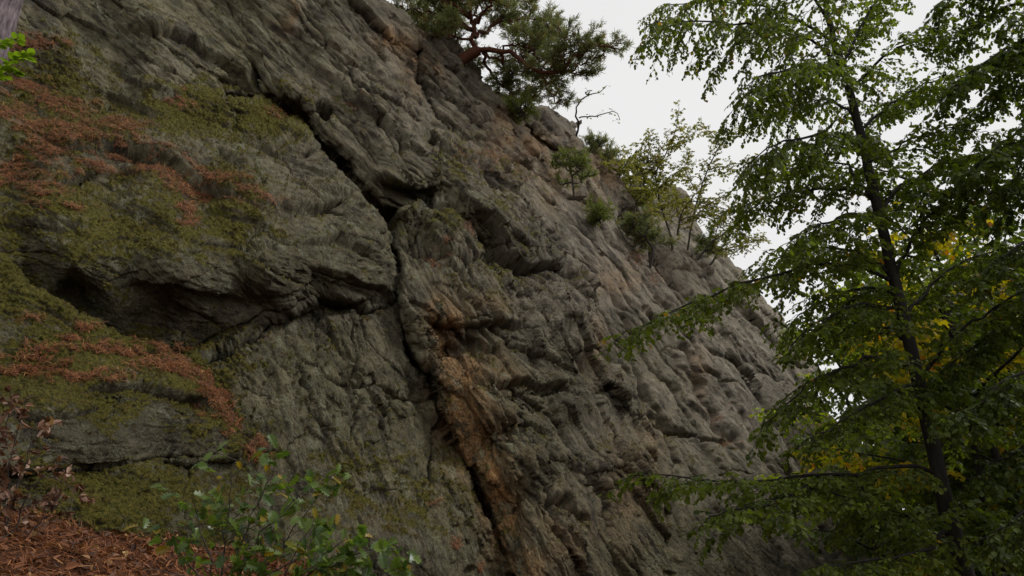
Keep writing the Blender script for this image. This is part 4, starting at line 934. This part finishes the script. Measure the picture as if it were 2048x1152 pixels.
sapling('oak_sapling', 'bushy green oak sapling in front of the rock, left of the bottom centre',
 [[(430,1300),(440,1152),(455,1040),(462,960),(470,920)],[(445,1300),(480,1152),(530,1060),(590,1000),(640,955)],[(440,1300),(425,1130),(400,1060),(390,1010)],
  [(450,1300),(510,1160),(560,1100),(600,1040),(630,1000)],[(440,1300),(470,1130),(500,1040),(530,980),(545,945)],[(435,1300),(400,1160),(360,1110),(335,1080)],[(445,1300),(500,1180),(590,1120),(640,1080)]],
 4.7, OAK, .092, 5, BARK_G, side=.34)
sapling('oak_sapling', 'low spreading oak sapling at the bottom edge, right of the taller oak sapling',
 [[(560,1320),(600,1170),(680,1120),(760,1100),(805,1095)],[(560,1320),(590,1180),(640,1120),(690,1080)],[(570,1320),(640,1190),(720,1150),(790,1140)],[(560,1320),(560,1180),(580,1120),(600,1090)],[(570,1320),(620,1180),(690,1150),(730,1110)]],
 4.5, OAK, .095, 6, BARK_G, side=.30)
sapling('beech_sapling', 'withered beech sapling with curled brown leaves at the left edge',
 [[(10,1130),(15,1000),(25,900),(40,830)],[(0,1130),(40,1020),(90,950),(150,985)],[(5,1130),(-20,1000),(-30,880),(-10,810)],[(15,1130),(60,1060),(110,1020),(120,1000)],[(0,1100),(30,980),(60,900),(75,860)],[(-20,1100),(-10,960),(10,880),(15,820)]],
 5.0, DEAD, .050, 8, BARK_G, False, .007, .28)
sapling('oak_seedling', 'tiny green seedling rooted in the litter below the mossy ledge', [[(228,1092),(234,1080),(240,1068)]], 6.0, OAK, .06, 2, BARK_G, True, .003, .10)

def needles(name, label, P, N_, n, S_=None, L=.06, wd=.0022, mat=None):
    i = rng.integers(0, len(P), n); p = P[i] + N_[i] * rng.uniform(.0, .022, (n, 1)) + rng.normal(size=(n, 3)) * .012
    t = unit(np.cross(N_[i], rng.normal(size=(n, 3)))) ; t = unit(t + N_[i] * rng.normal(size=(n, 1)) * .25)
    ln = L * (.5 + rng.random(n)) * (S_[i] / .006 if S_ is not None else 1) ** .7; k = (ln / L)[:, None] * wd
    s_ = unit(np.cross(t, N_[i])); q = p + t * ln[:, None]; mdl = (p + q) / 2 + N_[i] * rng.uniform(-.004, .008, (n, 1))
    V = np.stack([p - s_ * k, p + s_ * k, mdl + s_ * k, mdl - s_ * k, q], 1)
    F4 = (np.arange(n)[:, None] * 5 + np.array([0, 1, 2, 3])); F3 = (np.arange(n)[:, None] * 5 + np.array([3, 2, 4]))
    o = mesh_obj(name, V.reshape(-1, 3), [F4, F3], mat, None, False, {'lv': np.repeat(rng.random(n), 5)}); tag(o, label, 'litter', kind='stuff')
NLIT = leaf_material('dry_needle', (.042, .014, .005), (.30, .098, .026), .1, (.42, .21, .07), .06, .7)
LP = np.concatenate([l[0] for l in LIT]); LN = np.concatenate([l[1] for l in LIT]); LW = np.concatenate([l[2] for l in LIT]); LS = np.concatenate([l[3] for l in LIT])
print('litter points', len(LP))
sel = rng.random(len(LP)) < LW; needles('rock_needle_litter', 'rusty pine needles caught on the ledges of the rock', LP[sel], LN[sel], 46000, LS[sel], mat=NLIT)
def floor_litter():
    n = 60000; X = rng.uniform(-6.5, -.8, n); Y = rng.uniform(3.6, 9.5, n); Z = near_z(X, Y); P = np.stack([X, Y, Z], -1)
    e = .02; Nn = unit(np.stack([-(near_z(X + e, Y) - Z) / e, -(near_z(X, Y + e) - Z) / e, X * 0 + 1], -1))
    needles('floor_needle_litter', 'rusty needles carpeting the bank at the bottom left', P, Nn, 90000, mat=NLIT, L=.07, wd=.0022)
    G = Geo(); k = 9000; i = rng.integers(0, n, k)
    leaf_geo(G, P[i] + Nn[i] * rng.uniform(.005, .04, (k, 1)), np.cross(Nn[i], rng.normal(size=(k, 3))) + Nn[i] * rng.normal(size=(k, 1)) * .3, Nn[i] + rng.normal(size=(k, 3)) * .45, .055, .9, .4, None, .25)
    o = mesh_obj('leaf_litter', np.concatenate(G.V), np.concatenate(G.F), LITL, None, False, {'lv': np.concatenate(G.a)}); tag(o, 'fallen brown and tan leaves lying on the bank', 'litter', kind='stuff')
    w_ = Geo()
    for _ in range(70):
        x, y = rng.uniform(-6, -1.5), rng.uniform(4, 8.5); a = rng.uniform(0, 6.28); l = rng.uniform(.1, .5)
        xs = x + np.linspace(0, l, 6) * math.cos(a); ys = y + np.linspace(0, l, 6) * math.sin(a); zz = near_z(xs, ys) + .015 + rng.uniform(0, .03, 6)
        w_.tube(np.stack([xs, ys, zz], -1), .004, .002, 4)
    tag(w_.obj('fallen_twigs', BARK_G, None), 'thin dead twigs scattered on the bank', 'litter', kind='stuff')
floor_litter()
def stone():
    c = atY(-25, 1230, 4.6); th, ph = np.meshgrid(np.linspace(0, 2 * math.pi, 81)[:-1], np.linspace(0, math.pi, 41))
    d = np.stack([np.sin(ph) * np.cos(th), np.sin(ph) * np.sin(th), np.cos(ph)], -1)
    P = c + d * np.array([.42, .40, .24]) * (1 + .14 * fbm(d * 1.6, 3, 501) + .03 * fbm(d * 9, 3, 505))[..., None]
    m, n = th.shape; i, j = np.meshgrid(np.arange(m - 1), np.arange(n), indexing='ij'); j2 = (j + 1) % n
    F = np.stack([i * n + j, (i + 1) * n + j, (i + 1) * n + j2, i * n + j2], -1).reshape(-1, 4); P = P.reshape(-1, 3); q = len(P)
    o = mesh_obj('stone', P, F, ROCK, None, True, dict(moss=np.clip(fbm(P * 6, 3, 510) * 1.2, 0, .6), litter=np.zeros(q), green=np.ones(q), ochre=np.zeros(q), dark=np.zeros(q), pale=np.zeros(q), st=P * 1.5))
    tag(o, 'smooth grey green stone half buried in litter in the bottom left corner', 'stone')
stone()
def left_trunk():
    Y = 4.2; L = [(-420,1152),(-300,860),(-180,520),(-95,280),(-45,110),(-12,0),(20,-110),(60,-300)]
    p = smooth_line(pyline(L, Y), 40); T = empty('pine_tree', p[0], 'ridged mauve grey trunk crossing the top left corner', 'tree')
    n, sd = 220, 72; p = smooth_line(pyline(L, Y), n); t = unit(np.gradient(p, axis=0)); a = unit(np.cross(t, [0, 0, 1.])); b = np.cross(t, a); th = np.arange(sd) / sd * 2 * math.pi
    TH, SS = np.meshgrid(th, np.arange(n) * .02); r = .16 + .018 * ridged(np.stack([np.cos(TH) * 4, np.sin(TH) * 4, SS * 1.6], -1), 3, 601)
    V = p[:, None] + r[..., None] * (np.cos(TH)[..., None] * a[:, None] + np.sin(TH)[..., None] * b[:, None])
    i, j = np.meshgrid(np.arange(n - 1), np.arange(sd), indexing='ij'); j2 = (j + 1) % sd
    mesh_obj('trunk', V.reshape(-1, 3), np.stack([i * sd + j, i * sd + j2, (i + 1) * sd + j2, (i + 1) * sd + j], -1).reshape(-1, 4), BARK_V, T)
left_trunk()
def sprig():
    D = 4.4; T = empty('beech_sapling', at(-160, 420, D), 'bright green leafy sprig in front of the trunk at the top left', 'sapling'); w_ = Geo(); G = Geo()
    for l in ([(-160,420),(-110,260),(-50,180),(0,130),(60,108)], [(-110,260),(-60,190),(-10,155),(35,140)], [(-90,230),(-50,110),(0,88),(40,75)]):
        pl = smooth_line(dline(l, D), 14); w_.tube(pl, .005, .0018, 5); S = pl[None, 5:]
        leaves_on(G, S, .020, .055, .1, .95, .2, .1, .35); leaves_on(G, S + [.01, 0, -.01], .028, .05, .3, .95, .2, .1, .4)
    w_.obj('stem', BARK_G, T); G.obj('foliage', leaf_material('fresh_leaf', (.07, .12, .010), (.16, .24, .02), .5), T, False, 'lv')
sprig()
print('total verts', sum(len(o.data.vertices) for o in bpy.data.objects if o.type == 'MESH'))
